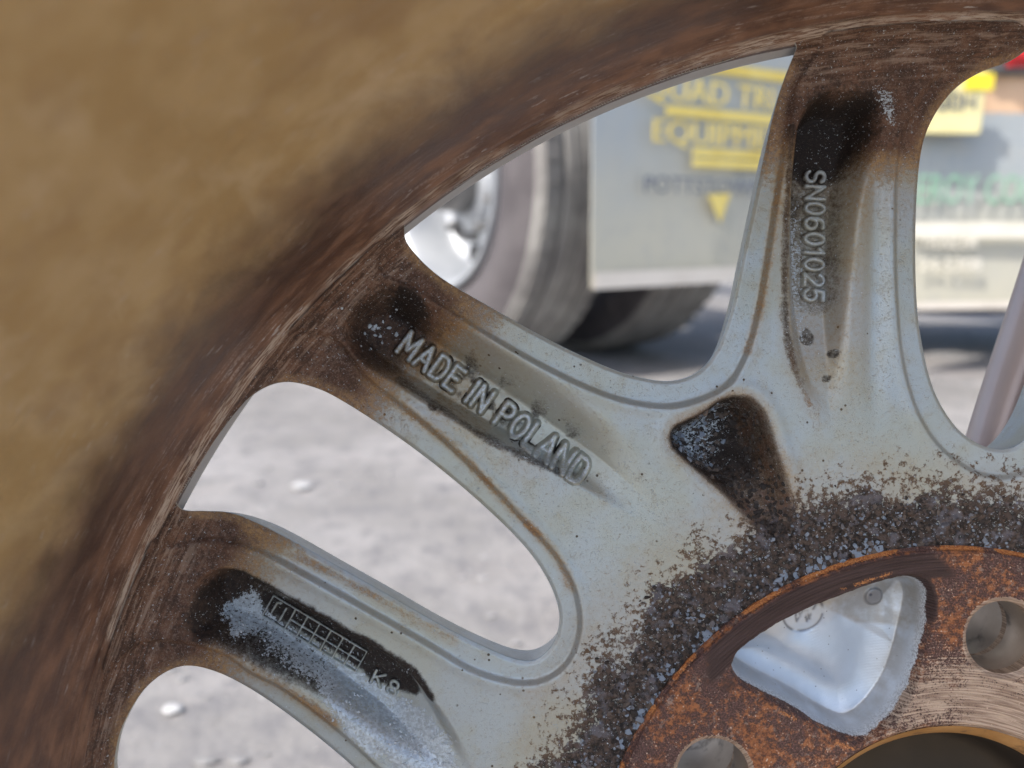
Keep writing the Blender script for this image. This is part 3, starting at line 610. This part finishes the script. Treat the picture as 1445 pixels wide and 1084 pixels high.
def fmasks(X0, Y0, fine=True):
    X, Y = ffold(X0, Y0) if not fine else (X0, Y0)
    r = rad(X, Y); n = fbm(X, Y, 40, 3, 41); d = RC(X, Y)
    m = {'rad': r / S}
    m['silver'] = ss(1, -13, d + 4 * (n - .45))
    band = (1 - ss(12, 62, d + 16 * (n - .45))) * ss(3, 9, RF - r) * ss(452, 466, r + 10 * (n - .4))
    m['dark'] = np.clip(.86 * band + .5 * (1 - ss(6, 22, np.hypot(X - 1025, Y - 962))) + .7 * (1 - ss(0, 7, d)) * ss(900, 860, Y), 0, 1)
    hb = np.min([np.hypot(X - hx, Y - hy) for hx, hy in HOLES], axis=0) - 51
    b = .26 + .35 * ss(380, 300, r) * ss(1180, 1330, X) + .28 * ss(880, 980, Y) * ss(1300, 1380, X) + .95 * (1 - ss(4, 9, hb)) - .22 * ss(1250, 1120, X) + .2 * np.exp(-((r - 292) / 40) ** 2)
    m['bare'] = np.clip(b - .08 - .22 * ss(.42, .6, n), 0, 1)
    m['rust'] = np.clip(.9 * ss(.33, .55, n) * (1 - ss(2, 8, RF - r)) + .55 * np.exp(-((d - 5) / 5) ** 2) * ss(.42, .62, n) + .18 * ss(20, 90, d) * ss(920, 820, Y), 0, 1)
    m['film'] = np.clip(ss(1235, 1290, X + .25 * (Y - 900)) * .22 + .9 * ss(0, 8, np.minimum((900 - Y), (X - 1185) * .5 + (876 - Y))) + .5 * np.exp(-((d + 16) / 8) ** 2), 0, 1) * m['silver']
    m['ink'] = (.75 * np.exp(-(emblem_d(X, Y) / 2.0) ** 2) * ss(.25, .5, fbm(X, Y, 8, 2, 2) + .1) + .8 * (1 - ss(1, 3, np.hypot(X - 1250, Y - 852))) + .4 * (1 - ss(12, 15, np.hypot(X - 1256, Y - 855)))) * (d < -3)
    m['ink'] = np.clip(m['ink'], 0, 1)
    return m
fr = [(-.6, -.8), (-.8, -2.2), (-.9, -12)]
fview = lambda x, y: (x > 840) & (x < 1620) & (y > 740) & (y < 1270)
def polar(X, Y): return np.stack([np.radians(ang(X, Y)) * 60, rad(X, Y) / S, X * 0], -1)
def notbore(x, y): return (rad(x, y) > 260)
V, Q, reg, Xf, Yf, Wl = sheet(840, 1620, 740, 1270, 1.3, fsolid, fheight, lambda x, y: (x * 0).astype(int), fr, notbore, None, False)
mesh_obj('hub_flange', V, Q, M_flange, wheel, fmasks(Xf, Yf), vert_normals(V, Q), vattrs={'polar': polar(Xf, Yf)})
V, Q, reg, Xf, Yf, Wl = sheet(HX - 520, HX + 520, HY - 520, HY + 520, 6.0, fsolid, lambda x, y: fheight(x, y, False), lambda x, y: (x * 0).astype(int), fr, notbore, lambda x, y: ~fview(x, y), False)
mesh_obj('hub_flange', V, Q, M_flange, wheel, fmasks(Xf, Yf, False), vert_normals(V, Q), vattrs={'polar': polar(Xf, Yf)})
V, F, uv = lathe([(39.9, 1.0), (39.4, .5), (38.2, -.8), (36.9, -2.4), (36.6, -3.4), (36.5, -30)], 200); mesh_obj('centre_bore', V, F[:, ::-1], M_bore, wheel)
V, F, uv = lathe([(36.6, -4.5), (36, -5), (34, -14), (30, -17), (20, -19), (8, -19.6), (.01, -19.8)], 120); mesh_obj('centre_cap', V, F[:, ::-1], M_black, wheel)
for hx, hy in HOLES:      # bolt holes: parallel bore, then the wider seat towards the front
    V, F, uv = lathe([(8.2, -2), (7.7, -9.5), (8.3, -10.2), (12.6, -14), (13.2, -48)], 72)
    V[:, 0] += (hx - HX) / S / 1000; V[:, 1] -= (hy - HY) / S / 1000; mesh_obj('bolt_hole', V, F[:, ::-1], M_hole, wheel)

# front rib of the spoke at the right edge, seen through its window
def tube_path(P, radii, nseg=28, flat=1.0):
    P = [Vector(p) for p in P]; V = []; F = []
    for i, p in enumerate(P):
        t = (P[min(i + 1, len(P) - 1)] - P[max(i - 1, 0)]).normalized(); u = t.cross(Vector((0, 0, 1))).normalized(); w = u.cross(t)
        for k in range(nseg):
            a = 2 * math.pi * k / nseg; V.append(p + u * math.cos(a) * radii[i] + w * math.sin(a) * radii[i] * flat)
    for i in range(len(P) - 1):
        for k in range(nseg):
            F.append((i * nseg + k, i * nseg + (k + 1) % nseg, (i + 1) * nseg + (k + 1) % nseg, (i + 1) * nseg + k))
    return np.array([tuple(v) for v in V]), np.array(F)
def deep(x, y, z):      # picture point at depth z (mm) -> wheel-local metres
    k = (D - z) / D; X = PPX + (x - PPX) * k; Y = PPY + (y - PPY) * k
    return ((X - HX) / S / 1000, -(Y - HY) / S / 1000, z / 1000)
path = spline([(1560, 150, 0), (1520, 300, 0), (1478, 440, 0), (1440, 560, 0), (1415, 650, 0), (1400, 740, 0)], False, 6)
pp = [deep(x, y, -30) for x, y, _ in path]; V, F = tube_path(pp, [.0088 + .0016 * i / len(pp) for i in range(len(pp))], 40, .8)
o = mesh_obj('spoke_front_rib', V, F, M_front, wheel); o['label'] = 'smooth mauve front rib seen through the right-hand window'

# corrosion crust: a crowd of small lumps sitting on the ring round the flange and in the pocket
def lumps(name, pts, mat):
    bm = bmesh.new(); bmesh.ops.create_icosphere(bm, subdivisions=1, radius=1); b = np.array([v.co[:] for v in bm.verts]); f = np.array([[v.index for v in q.verts] for q in bm.faces]); bm.free()
    Vs = []; Fs = []; tn = []
    for i, (x, y, z, s_, tone) in enumerate(pts):
        v = b * (1 + .8 * (RNG.rand(len(b), 1) - .5)) * s_ * np.array([1 + .7 * RNG.rand(), 1, .55]); a = RNG.rand() * 6.28
        R = np.array([[math.cos(a), -math.sin(a), 0], [math.sin(a), math.cos(a), 0], [0, 0, 1]]); v = v @ R.T
        Vs.append(to_local(np.array([x]), np.array([y]), np.array([z])) + v / 1000); Fs.append(f + i * len(b)); tn += [tone] * len(b)
    o = mesh_obj(name, np.concatenate(Vs), np.concatenate(Fs), mat, wheel, {'tone': tn}, smooth=False); o['kind'] = 'stuff'; return o
tl = NT('crust_lumps'); Pm = tl.coord(); tn_ = tl.attr('tone')
cl = tl.mix(tl.sm(tn_, .25, .55), (0.024, 0.017, 0.014), (0.12, 0.092, 0.075)); cl = tl.mix(tl.sm(tn_, .66, .95), cl, (0.24, 0.29, 0.36))
M_lump = tl.set(color=cl, rough=.6, normal=tl.bump(tl.noise(Pm, 3, 4), .0002, .8), spec=.5)
pts = []
while len(pts) < 7500:
    a = math.radians(random.uniform(74, 186)); r = 496 + 120 * random.random() ** 1.25; x, y = HX + r * math.cos(a), HY - r * math.sin(a)
    if x > 1600 or y > 1240: continue
    pts.append((x, y, r))
A = np.array(pts); cm = crust_mask(A[:, 0], A[:, 1]); cl_ = fbm(A[:, 0], A[:, 1], 26, 3, 61); z = base_height(A[:, 0], A[:, 1]); pts = []
for (x, y, r), c, k, zz in zip(A, cm, cl_, z):
    if random.random() > (c ** 1.5) * ss(.42, .60, k): continue
    near = 1 - ss(500, 530, r); s_ = random.choice([.12, .16, .20, .26, .34, .46]) * (1 + .7 * near)
    pts.append((x, y, zz + .1, s_, min(1, random.random() ** 1.25 * (.95 + .5 * near) + .25 * near)))
A2 = np.array([(random.uniform(940, 1130), random.uniform(555, 780)) for _ in range(2600)]); dp = PK(A2[:, 0], A2[:, 1]); zz = base_height(A2[:, 0], A2[:, 1])
for (x, y), d_, z_ in zip(A2, dp, zz):
    if d_ < -7 and random.random() < .40: pts.append((x, y, z_ + .1, random.choice([.2, .3, .42, .6]), random.random() ** .9 if x < 1045 - .3 * (y - 620) else random.random() * .4))
lumps('corrosion_crust', pts, M_lump)
# flakes lifting off in the channel of the lower spoke
A3 = np.array([(random.uniform(280, 640), random.uniform(840, 1084)) for _ in range(9000)]); mm = masks(A3[:, 0], A3[:, 1])['bare']; zz = base_height(A3[:, 0], A3[:, 1]); pf = []
den = fbm(A3[:, 0], A3[:, 1], 30, 3, 71)
for (x, y), b_, z_, dn in zip(A3, mm, zz, den):
    if random.random() < b_ * .5 * ss(.35, .55, dn): pf.append((x, y, z_ + .02, random.choice([.14, .2, .3]), 1.0))
for _ in range(16): pf.append((random.gauss(525, 22), random.gauss(462, 16), 0, random.choice([.25, .35, .45]), 1.0))
A4 = np.array([(p[0], p[1]) for p in pf]); zz = base_height(A4[:, 0], A4[:, 1]); pf = [(p[0], p[1], z_ + .05, p[3], 1) for p, z_ in zip(pf, zz)]
t = NT('flaking_paint'); M_fl = t.set(color=t.mix(t.sm(t.noise(t.coord(), .8), .4, .6), (.40, .44, .47), (.58, .64, .69)), rough=.5)
lumps('paint_flakes', pf, M_fl)

exec_bg = True
# ------------------------------------------------------------------ BACKGROUND
def cam_ray(x, y):
    v = cam_rot @ Vector(((x - PPX) / FPX, -(y - PPY) / FPX, -1)); return v
def on_ground(x, y, h=0.0):
    v = cam_ray(x, y); t = (h - CAM_H) / v.z; return Vector(cam.location) + v * t
def at_depth(x, y, Yd):
    v = cam_ray(x, y); return Vector(cam.location) + v * (Yd / v.y)
def bm_obj(name, bm, mat, parent=None, smooth=False):
    me = bpy.data.meshes.new(name); bm.to_mesh(me); bm.free(); me.materials.append(mat)
    for p in me.polygons: p.use_smooth = smooth
    o = bpy.data.objects.new(name, me); C.objects.link(o)
    if parent: o.parent = parent
    return o
def box(bm, x0, x1, y0, y1, z0, z1, bev=0.0):
    r = bmesh.ops.create_cube(bm, size=1); vs = r['verts']
    for v in vs: v.co = ((x0 + x1) / 2 + v.co.x * (x1 - x0), (y0 + y1) / 2 + v.co.y * (y1 - y0), (z0 + z1) / 2 + v.co.z * (z1 - z0))
    if bev: bmesh.ops.bevel(bm, geom=list({e for v in vs for e in v.link_edges}), offset=bev, segments=2, affect='EDGES')
# ground
t = NT('dusty_gravel_ground'); P = t.coord(1.0)
g = t.mix(t.sm(t.noise(P, 3, 6, .6), .35, .65), (.185, .178, .172), (.265, .255, .250))
g = t.mix(t.sm(t.noise(P, 22, 5, .7), .45, .7), g, (.145, .142, .146)); g = t.mix(t.sm(t.voro(P, 40), .04, .12, .35, 0), g, (.32, .32, .33))
g = t.mix(t.sm(t.noise(P, 1.1, 3, .6), .5, .7, 0, .7), g, (.24, .205, .18))
M_ground = t.set(color=g, rough=.9, normal=t.bump(t.noise(P, 60, 5), .006, .6))
N = 90; bm = bmesh.new()
gx = np.concatenate([-np.geomspace(200, 3, 12), np.linspace(-2.8, 2.8, 71), np.geomspace(3, 200, 12)]); gy = np.concatenate([-np.geomspace(200, 1, 10), np.linspace(-.8, 4.2, 63), np.geomspace(4.5, 300, 12)])
X, Y = np.meshgrid(gx, gy, indexing='ij'); Z = .012 * (fbm(X * 100, Y * 100, 40, 3, 2) - .45) * np.exp(-(X ** 2 + Y ** 2) / 60)
idx = np.arange(X.size).reshape(X.shape); Q = np.stack([idx[:-1, :-1], idx[1:, :-1], idx[1:, 1:], idx[:-1, 1:]], -1).reshape(-1, 4)
o = mesh_obj('ground', np.stack([X, Y, Z], -1).reshape(-1, 3), Q, M_ground); tag(o, kind='structure')
# loose gravel
M_stone = simple('pale_stone', (.19, .188, .186), (.28, .275, .275), 30, .85, 0, .001)
M_white = simple('white_stone', (.38, .38, .38), (.46, .46, .46), 30, .8)
def stones(name, n, xr, yr, smin, smax, mat):
    bm = bmesh.new(); bmesh.ops.create_icosphere(bm, subdivisions=1, radius=1); b = np.array([v.co[:] for v in bm.verts]); f = np.array([[v.index for v in q.verts] for q in bm.faces]); bm.free()
    Vs = []; Fs = []
    for i in range(n):
        s_ = smin + (smax - smin) * random.random() ** 3; v = b * (1 + .4 * (RNG.rand(len(b), 1) - .5)) * s_ * np.array([1.2 + RNG.rand() * .6, 1, .5])
        Vs.append(v + np.array([random.uniform(*xr), random.uniform(*yr), s_ * .1])); Fs.append(f + i * len(b))
    o = mesh_obj(name, np.concatenate(Vs), np.concatenate(Fs), mat, smooth=False); return o
tag(stones('gravel', 5000, (-1.6, 1.8), (.3, 3.2), .0012, .006, M_stone), kind='stuff')
for (px, py, s_, lb) in ((425, 690, .011, 'bright white pebble on the grey ground seen through the middle window'), (243, 1005, .006, 'small white pebble near the bottom left corner of the picture')):
    bm = bmesh.new(); bmesh.ops.create_icosphere(bm, subdivisions=2, radius=s_)
    for v in bm.verts: v.co *= 1 + .45 * (random.random() - .5); v.co.z *= .5; v.co.x *= 1.3
    p = on_ground(px, py); o = bm_obj('pebble', bm, M_white); o.location = (p.x, p.y, s_ * .5); tag(o, lb, 'pebble', 'white pebbles on the ground')

M_rub = simple('dusty_tyre_rubber', (.066, .058, .062), (.098, .088, .092), 9, .8, 0, .002)
M_tread = simple('dusty_tread_rubber', (.19, .18, .172), (.30, .29, .27), 9, .85, 0, .002)
M_rubs = simple('dusty_sidewall', (.15, .14, .145), (.19, .18, .185), 4, .7)
M_alu = simple('polished_aluminium', (.34, .36, .39), (.46, .48, .50), 6, .5, .5)
M_dkm = simple('dark_chassis_steel', (.018, .018, .020), (.035, .032, .032), 8, .6)
M_hub = simple('grey_hub', (.14, .14, .14), (.24, .23, .22), 20, .5, .4)

# --- truck: dual rear tyres and mud flap
YAW = math.radians(-28)                      # truck heads away to the left
truck = empty('parked_truck'); tp = on_ground(672, 507); truck.location = (tp.x, tp.y, 0); truck.rotation_euler = (0, 0, math.radians(33))
tag(truck, 'parked truck with dusty dual tyres, polished rim and grey mud flap lettered in yellow', 'truck')
RT = .50
def tyre_lathe(prof, n=96):                 # profile (x across, r), axis along x
    prof = np.array(spline(prof, False, 4)); m = len(prof); a = np.radians(np.linspace(0, 360, n + 1)[:-1])
    V = np.stack([np.repeat(prof[None, :, 0], n, 0), prof[None, :, 1] * np.cos(a)[:, None], prof[None, :, 1] * np.sin(a)[:, None]], -1).reshape(-1, 3)
    i = np.arange(n)[:, None]; j = np.arange(m - 1)[None, :]; i2 = (i + 1) % n
    return V, np.stack([i * m + j, i * m + j + 1, i2 * m + j + 1, i2 * m + j], -1).reshape(-1, 4)
def truck_wheel(x, rimmed):
    prof = [(-.085, .29), (-.12, .33), (-.137, .40), (-.128, .455), (-.112, .487), (-.085, .496), (-.062, .498), (-.058, .488), (-.052, .488), (-.048, .499), (-.02, .5), (-.004, .5), (0, .489), (.004, .5), (.02, .5), (.048, .499), (.052, .488), (.058, .488), (.062, .498), (.085, .496), (.112, .487), (.128, .455), (.137, .40), (.12, .33), (.085, .29)]
    V, F = tyre_lathe(prof); V[:, 0] += x; V[:, 2] += RT; ty = mesh_obj('tyre', V, F, M_rub, truck); ty.data.materials.append(M_tread); rr_ = np.hypot(V[:, 1], V[:, 2] - RT)[F].mean(1); ty.data.polygons.foreach_set('material_index', (rr_ > .470).astype(np.int32))
    # tread lugs
    bm = bmesh.new()
    for k in range(60):
        for side in (-1, 1):
            a = 2 * math.pi * (k + (.5 if side > 0 else 0)) / 60; mt = Matrix.Translation((x + side * .088, math.cos(a) * .497, RT + math.sin(a) * .497)) @ Matrix.Rotation(a, 4, 'X')
            r = bmesh.ops.create_cube(bm, size=1, matrix=mt @ Matrix.Diagonal((.040, .006, .040, 1)))
    lug = bm_obj('tread_lugs', bm, M_tread, ty); lug['kind'] = 'stuff'
    if rimmed:
        pr = [(-.088, .29), (-.112, .288), (-.112, .275), (-.09, .265), (-.02, .25), (.03, .235), (.045, .20), (.03, .16), (.0, .13), (-.03, .11), (-.04, .06), (-.045, .001)]
        V, F = tyre_lathe(pr); V[:, 0] += x; V[:, 2] += RT; rim = mesh_obj('rim', V, F[:, ::-1], M_alu, truck)
        for k in range(10):
            a = 2 * math.pi * k / 10; bm = bmesh.new(); bmesh.ops.create_cone(bm, cap_ends=True, segments=20, radius1=.026, radius2=.026, depth=.012, matrix=Matrix.Translation((x + .036, math.cos(a) * .205, RT + math.sin(a) * .205)) @ Matrix.Rotation(math.pi / 2, 4, 'Y'))
            bm_obj('hand_hole', bm, M_dkm, rim)
        for k in range(10):
            a = 2 * math.pi * (k + .5) / 10; bm = bmesh.new(); bmesh.ops.create_cone(bm, cap_ends=True, segments=6, radius1=.018, radius2=.012, depth=.05, matrix=Matrix.Translation((x - .02, math.cos(a) * .145, RT + math.sin(a) * .145)) @ Matrix.Rotation(-math.pi / 2, 4, 'Y'))
            bm_obj('wheel_nut', bm, M_hub, rim)
        bm = bmesh.new(); bmesh.ops.create_cone(bm, cap_ends=True, segments=32, radius1=.085, radius2=.07, depth=.10, matrix=Matrix.Translation((x - .07, 0, RT)) @ Matrix.Rotation(-math.pi / 2, 4, 'Y')); bm_obj('hub_cap', bm, M_hub, rim, True)
truck_wheel(0, True); truck_wheel(.45, False)
bm = bmesh.new(); box(bm, .4, 1.9, -.09, .09, RT - .09, RT + .09, .03); bm_obj('axle', bm, M_dkm, truck)
bm = bmesh.new(); box(bm, .62, .72, -.9, 5.0, .82, 1.06, .01); box(bm, 1.5, 1.6, -.9, 5.0, .82, 1.06, .01); bm_obj('chassis_rail', bm, M_dkm, truck)
bm = bmesh.new(); box(bm, -.12, 2.3, 1.6, 6.0, 1.12, 1.24, .02); bm_obj('deck', bm, M_dkm, truck)

# --- lettering as thin flat print
def text_obj(s, name, mat, parent, width, height, loc, thick=.0008, shear=0.0, squash=None):
    cu = bpy.data.curves.new(name, 'FONT'); cu.body = s; cu.align_x = 'LEFT'; cu.extrude = thick; cu.offset = .0; cu.resolution_u = 3; cu.shear = shear
    tmp = bpy.data.objects.new(name, cu); C.objects.link(tmp); dg = bpy.context.evaluated_depsgraph_get(); me = bpy.data.meshes.new_from_object(tmp.evaluated_get(dg)); C.objects.unlink(tmp); bpy.data.objects.remove(tmp)
    co = np.array([v.co[:] for v in me.vertices]); mn, mx = co.min(0), co.max(0); sc = (width / (mx[0] - mn[0]), height / (mx[1] - mn[1]))
    for v in me.vertices: v.co = ((v.co.x - mn[0]) * sc[0], (v.co.z) * 1.0, (v.co.y - mn[1]) * sc[1])
    me.materials.clear(); me.materials.append(mat); bm = bmesh.new(); bm.from_mesh(me); bmesh.ops.remove_doubles(bm, verts=bm.verts, dist=1e-6); bm.verts.ensure_lookup_table(); seen = set()
    for v0 in bm.verts:                      # every glyph becomes an object of its own
        if v0.index in seen: continue
        st = [v0]; comp = []; seen.add(v0.index)
        while st:
            v = st.pop(); comp.append(v)
            for e in v.link_edges:
                w = e.other_vert(v)
                if w.index not in seen: seen.add(w.index); st.append(w)
        ix = {v.index: k for k, v in enumerate(comp)}; fs = {f for v in comp for f in v.link_faces}
        m2 = bpy.data.meshes.new('printed_letter'); m2.from_pydata([v.co[:] for v in comp], [], [[ix[v.index] for v in f.verts] for f in fs]); m2.materials.append(mat)
        o = bpy.data.objects.new('printed_letter', m2); C.objects.link(o); o.parent = parent; o.location = loc
    bm.free()
t = NT('dusty_pale_flap'); P = t.coord(1.0); sp_ = t.n('ShaderNodeSeparateXYZ'); t.t.links.new(P, sp_.inputs[0]); nf = t.noise(P, 7, 4, .6)
hz = t.math('ADD', sp_.outputs[2], t.math('MULTIPLY', t.math('SUBTRACT', nf, .5), .25)); fc_ = t.mix(t.sm(hz, .05, .42, 1, 0), (.37, .40, .41), (.52, .495, .40))
M_flap = t.set(color=t.mix(t.sm(t.noise(P, 22, 4), .5, .65, 0, .4), fc_, (.44, .43, .38)), rough=.5)
M_yel = simple('faded_yellow_print', (.74, .56, .12), (.82, .66, .20), 10, .6)
M_ink = simple('dark_blue_print', (.10, .12, .16), (.16, .18, .22), 10, .6)
M_pale = simple('cream_print', (.72, .68, .56), (.80, .76, .66), 10, .6)
M_green = simple('faded_green_print', (.22, .42, .28), (.30, .48, .36), 10, .6)
M_pink = simple('worn_pink_edge', (.66, .60, .52), (.72, .66, .58), 10, .6)
def flap(parent, W, H, tl_, yaw, nm='mud_flap'):
    """panel hanging in its own x-z plane; origin at the lower left corner"""
    bm = bmesh.new(); nx, nz = 14, 14; th = .003; gr = {}
    for s_ in (0, 1):
        for i in range(nx + 1):
            for k in range(nz + 1):
                x = W * i / nx; z = H * k / nz; y = .010 * math.sin(3.1 * x / W + 2 * z) ; cx = .03
                gr[s_, i, k] = bm.verts.new((x, y + s_ * th, z))
    for i in range(nx):
        for k in range(nz):
            bm.faces.new((gr[0, i, k], gr[0, i + 1, k], gr[0, i + 1, k + 1], gr[0, i, k + 1])); bm.faces.new((gr[1, i, k + 1], gr[1, i + 1, k + 1], gr[1, i + 1, k], gr[1, i, k]))
    for i in range(nx):
        bm.faces.new((gr[0, i + 1, 0], gr[0, i, 0], gr[1, i, 0], gr[1, i + 1, 0])); bm.faces.new((gr[0, i, nz], gr[0, i + 1, nz], gr[1, i + 1, nz], gr[1, i, nz]))
    for k in range(nz):
        bm.faces.new((gr[0, 0, k], gr[0, 0, k + 1], gr[1, 0, k + 1], gr[1, 0, k])); bm.faces.new((gr[0, nx, k + 1], gr[0, nx, k], gr[1, nx, k], gr[1, nx, k + 1]))
    o = bm_obj(nm, bm, M_flap, parent, False); return o
FY1 = 1.62
fp = at_depth(834, 408, FY1)
flyaw = math.radians(30)
ti = truck.matrix_world
def place(o, P, yaw, par):                 # world placement expressed in the parent's frame
    mw = Matrix.Translation(P) @ Matrix.Rotation(yaw, 4, 'Z'); pm = Matrix.Translation(par.location) @ par.rotation_euler.to_matrix().to_4x4(); o.matrix_parent_inverse = Matrix(); o.matrix_basis = pm.inverted() @ mw
f1 = flap(truck, .62, .86, None, 0); place(f1, fp, flyaw, truck); f1['label'] = 'grey mud flap with faded yellow lettering'
m = -.014
def bar(name, mat, parent, x0, x1, z0, z1, y=-.0145):
    bm = bmesh.new(); box(bm, x0, x1, y, y + .002, z0, z1); return bm_obj(name, bm, mat, parent)
def on_panel(P, yaw, px, py):               # where a picture point falls on a hanging panel (x along, z up)
    n_ = Vector((-math.sin(yaw), math.cos(yaw), 0)); v = cam_ray(px, py); t = (P - cam.location).dot(n_) / v.dot(n_); w = cam.location + v * t - P
    return w.x * math.cos(yaw) + w.y * math.sin(yaw), w.z
def print_text(s, mat, panel, P, yaw, x0, x1, y0, y1):      # y0 = foot, y1 = top, picture px at x0
    ax, az = on_panel(P, yaw, x0, y0); bx, _ = on_panel(P, yaw, x1, y0); _, cz = on_panel(P, yaw, x0, y1)
    return text_obj(s, 'lettering', mat, panel, bx - ax, cz - az, (ax, m, az))
def print_bar(mat, panel, P, yaw, x0, x1, y0, y1):
    ax, az = on_panel(P, yaw, x0, y0); bx, _ = on_panel(P, yaw, x1, y0); _, cz = on_panel(P, yaw, x0, y1); return bar('printed_line', mat, panel, ax, bx, az, cz)
print_text('QUAD TRUCK', M_yel, f1, fp, flyaw, 903, 1150, 146, 104); print_bar(M_yel, f1, fp, flyaw, 934, 1150, 164, 149)
print_bar(M_yel, f1, fp, flyaw, 960, 1150, 100, 84)
print_text('EQUIPMENT', M_yel, f1, fp, flyaw, 915, 1125, 207, 168); print_bar(M_yel, f1, fp, flyaw, 972, 1090, 221, 209); print_bar(M_yel, f1, fp, flyaw, 972, 1090, 236, 224)
print_text('POTTSTOWN', M_ink, f1, fp, flyaw, 903, 1068, 272, 248)
tri_ = [on_panel(fp, flyaw, *p) for p in ((992, 275), (1024, 273), (1010, 314))]
bm = bmesh.new(); f = bm.faces.new([bm.verts.new((x, -.0155, z)) for x, z in tri_]); r = bmesh.ops.extrude_face_region(bm, geom=[f]); bmesh.ops.translate(bm, verts=[v for v in r['geom'] if isinstance(v, bmesh.types.BMVert)], vec=(0, .002, 0)); bm_obj('printed_arrow', bm, M_yel, f1)
bar('edge_trim', M_pink, f1, 0, .62, 0.0, .035, -.013)

# --- second vehicle at the right edge
trl = empty('parked_trailer'); q = at_depth(1297, 435, 2.0); trl.location = (q.x, q.y, 0); tag(trl, 'grey vehicle rear at right edge with green letters, cream stripe and yellow plate', 'trailer')
f2 = flap(trl, .88, .48, None, 0); place(f2, at_depth(1270, 437, 1.95), math.radians(7), trl); f2['label'] = 'grey panel with green letters and a cream stripe'
P2 = at_depth(1270, 437, 1.95); y2 = math.radians(7)
bar('printed_line', M_pale, f2, 0, .88, .179, .218); print_text('LEROY COUNTY', M_green, f2, P2, y2, 1272, 1520, 288, 246)
print_text('TRAILER', M_pale, f2, P2, y2, 1292, 1374, 350, 336); print_text('24-5308', M_pale, f2, P2, y2, 1292, 1378, 382, 364); bar('edge_trim', M_pink, f2, 0, .88, 0, .019, -.013)
M_or = simple('faded_orange_panel', (.62, .38, .22), (.74, .50, .32), 6, .5); M_red = simple('red_lens', (.55, .02, .02), (.65, .03, .03), 10, .25)
M_plate = simple('yellow_number_plate', (.72, .62, .30), (.80, .72, .38), 8, .45); M_sun = simple('bright_yellow_sticker', (.85, .68, .03), (.9, .74, .05), 10, .5)
p3 = at_depth(1270, 178, 1.985); bm = bmesh.new(); box(bm, 0, 1.44, 0, .16, 0, .256, .016); o = bm_obj('bumper', bm, M_or, trl); place(o, p3, math.radians(5), trl)
bm = bmesh.new(); box(bm, .19, .48, -.03, 0, .12, .20, .009); bm_obj('bumper_step', bm, M_hub, o)
p4 = at_depth(1262, 189, 1.90); bm = bmesh.new(); box(bm, 0, .216, 0, .006, 0, .147, .003); pl = bm_obj('number_plate', bm, M_plate, trl); place(pl, p4, math.radians(5), trl); pl.rotation_euler.y = 0
text_obj('G0H', 'lettering', M_ink, pl, .104, .038, (.088, -.003, .056)); text_obj('PA', 'lettering', M_ink, pl, .048, .026, (.019, -.003, .096))
bm = bmesh.new(); box(bm, .16, .232, -.004, 0, .099, .138, .0015); bm_obj('registration_sticker', bm, M_sun, pl)
p5 = at_depth(1420, 92, 1.95); bm = bmesh.new(); box(bm, 0, .19, 0, .08, 0, .08, .018); o = bm_obj('tail_light', bm, M_red, trl); place(o, p5, math.radians(5), trl)
bm = bmesh.new(); box(bm, .1, 1.6, .3, .8, .3, .5, .01); o = bm_obj('chassis', bm, M_dkm, trl)
bm = bmesh.new(); box(bm, -.2, 1.4, .3, .5, .125, .3, .02); bm_obj('underbody_shadow', bm, M_dkm, trl)  # dark box added to stand as the black shadow below the panel
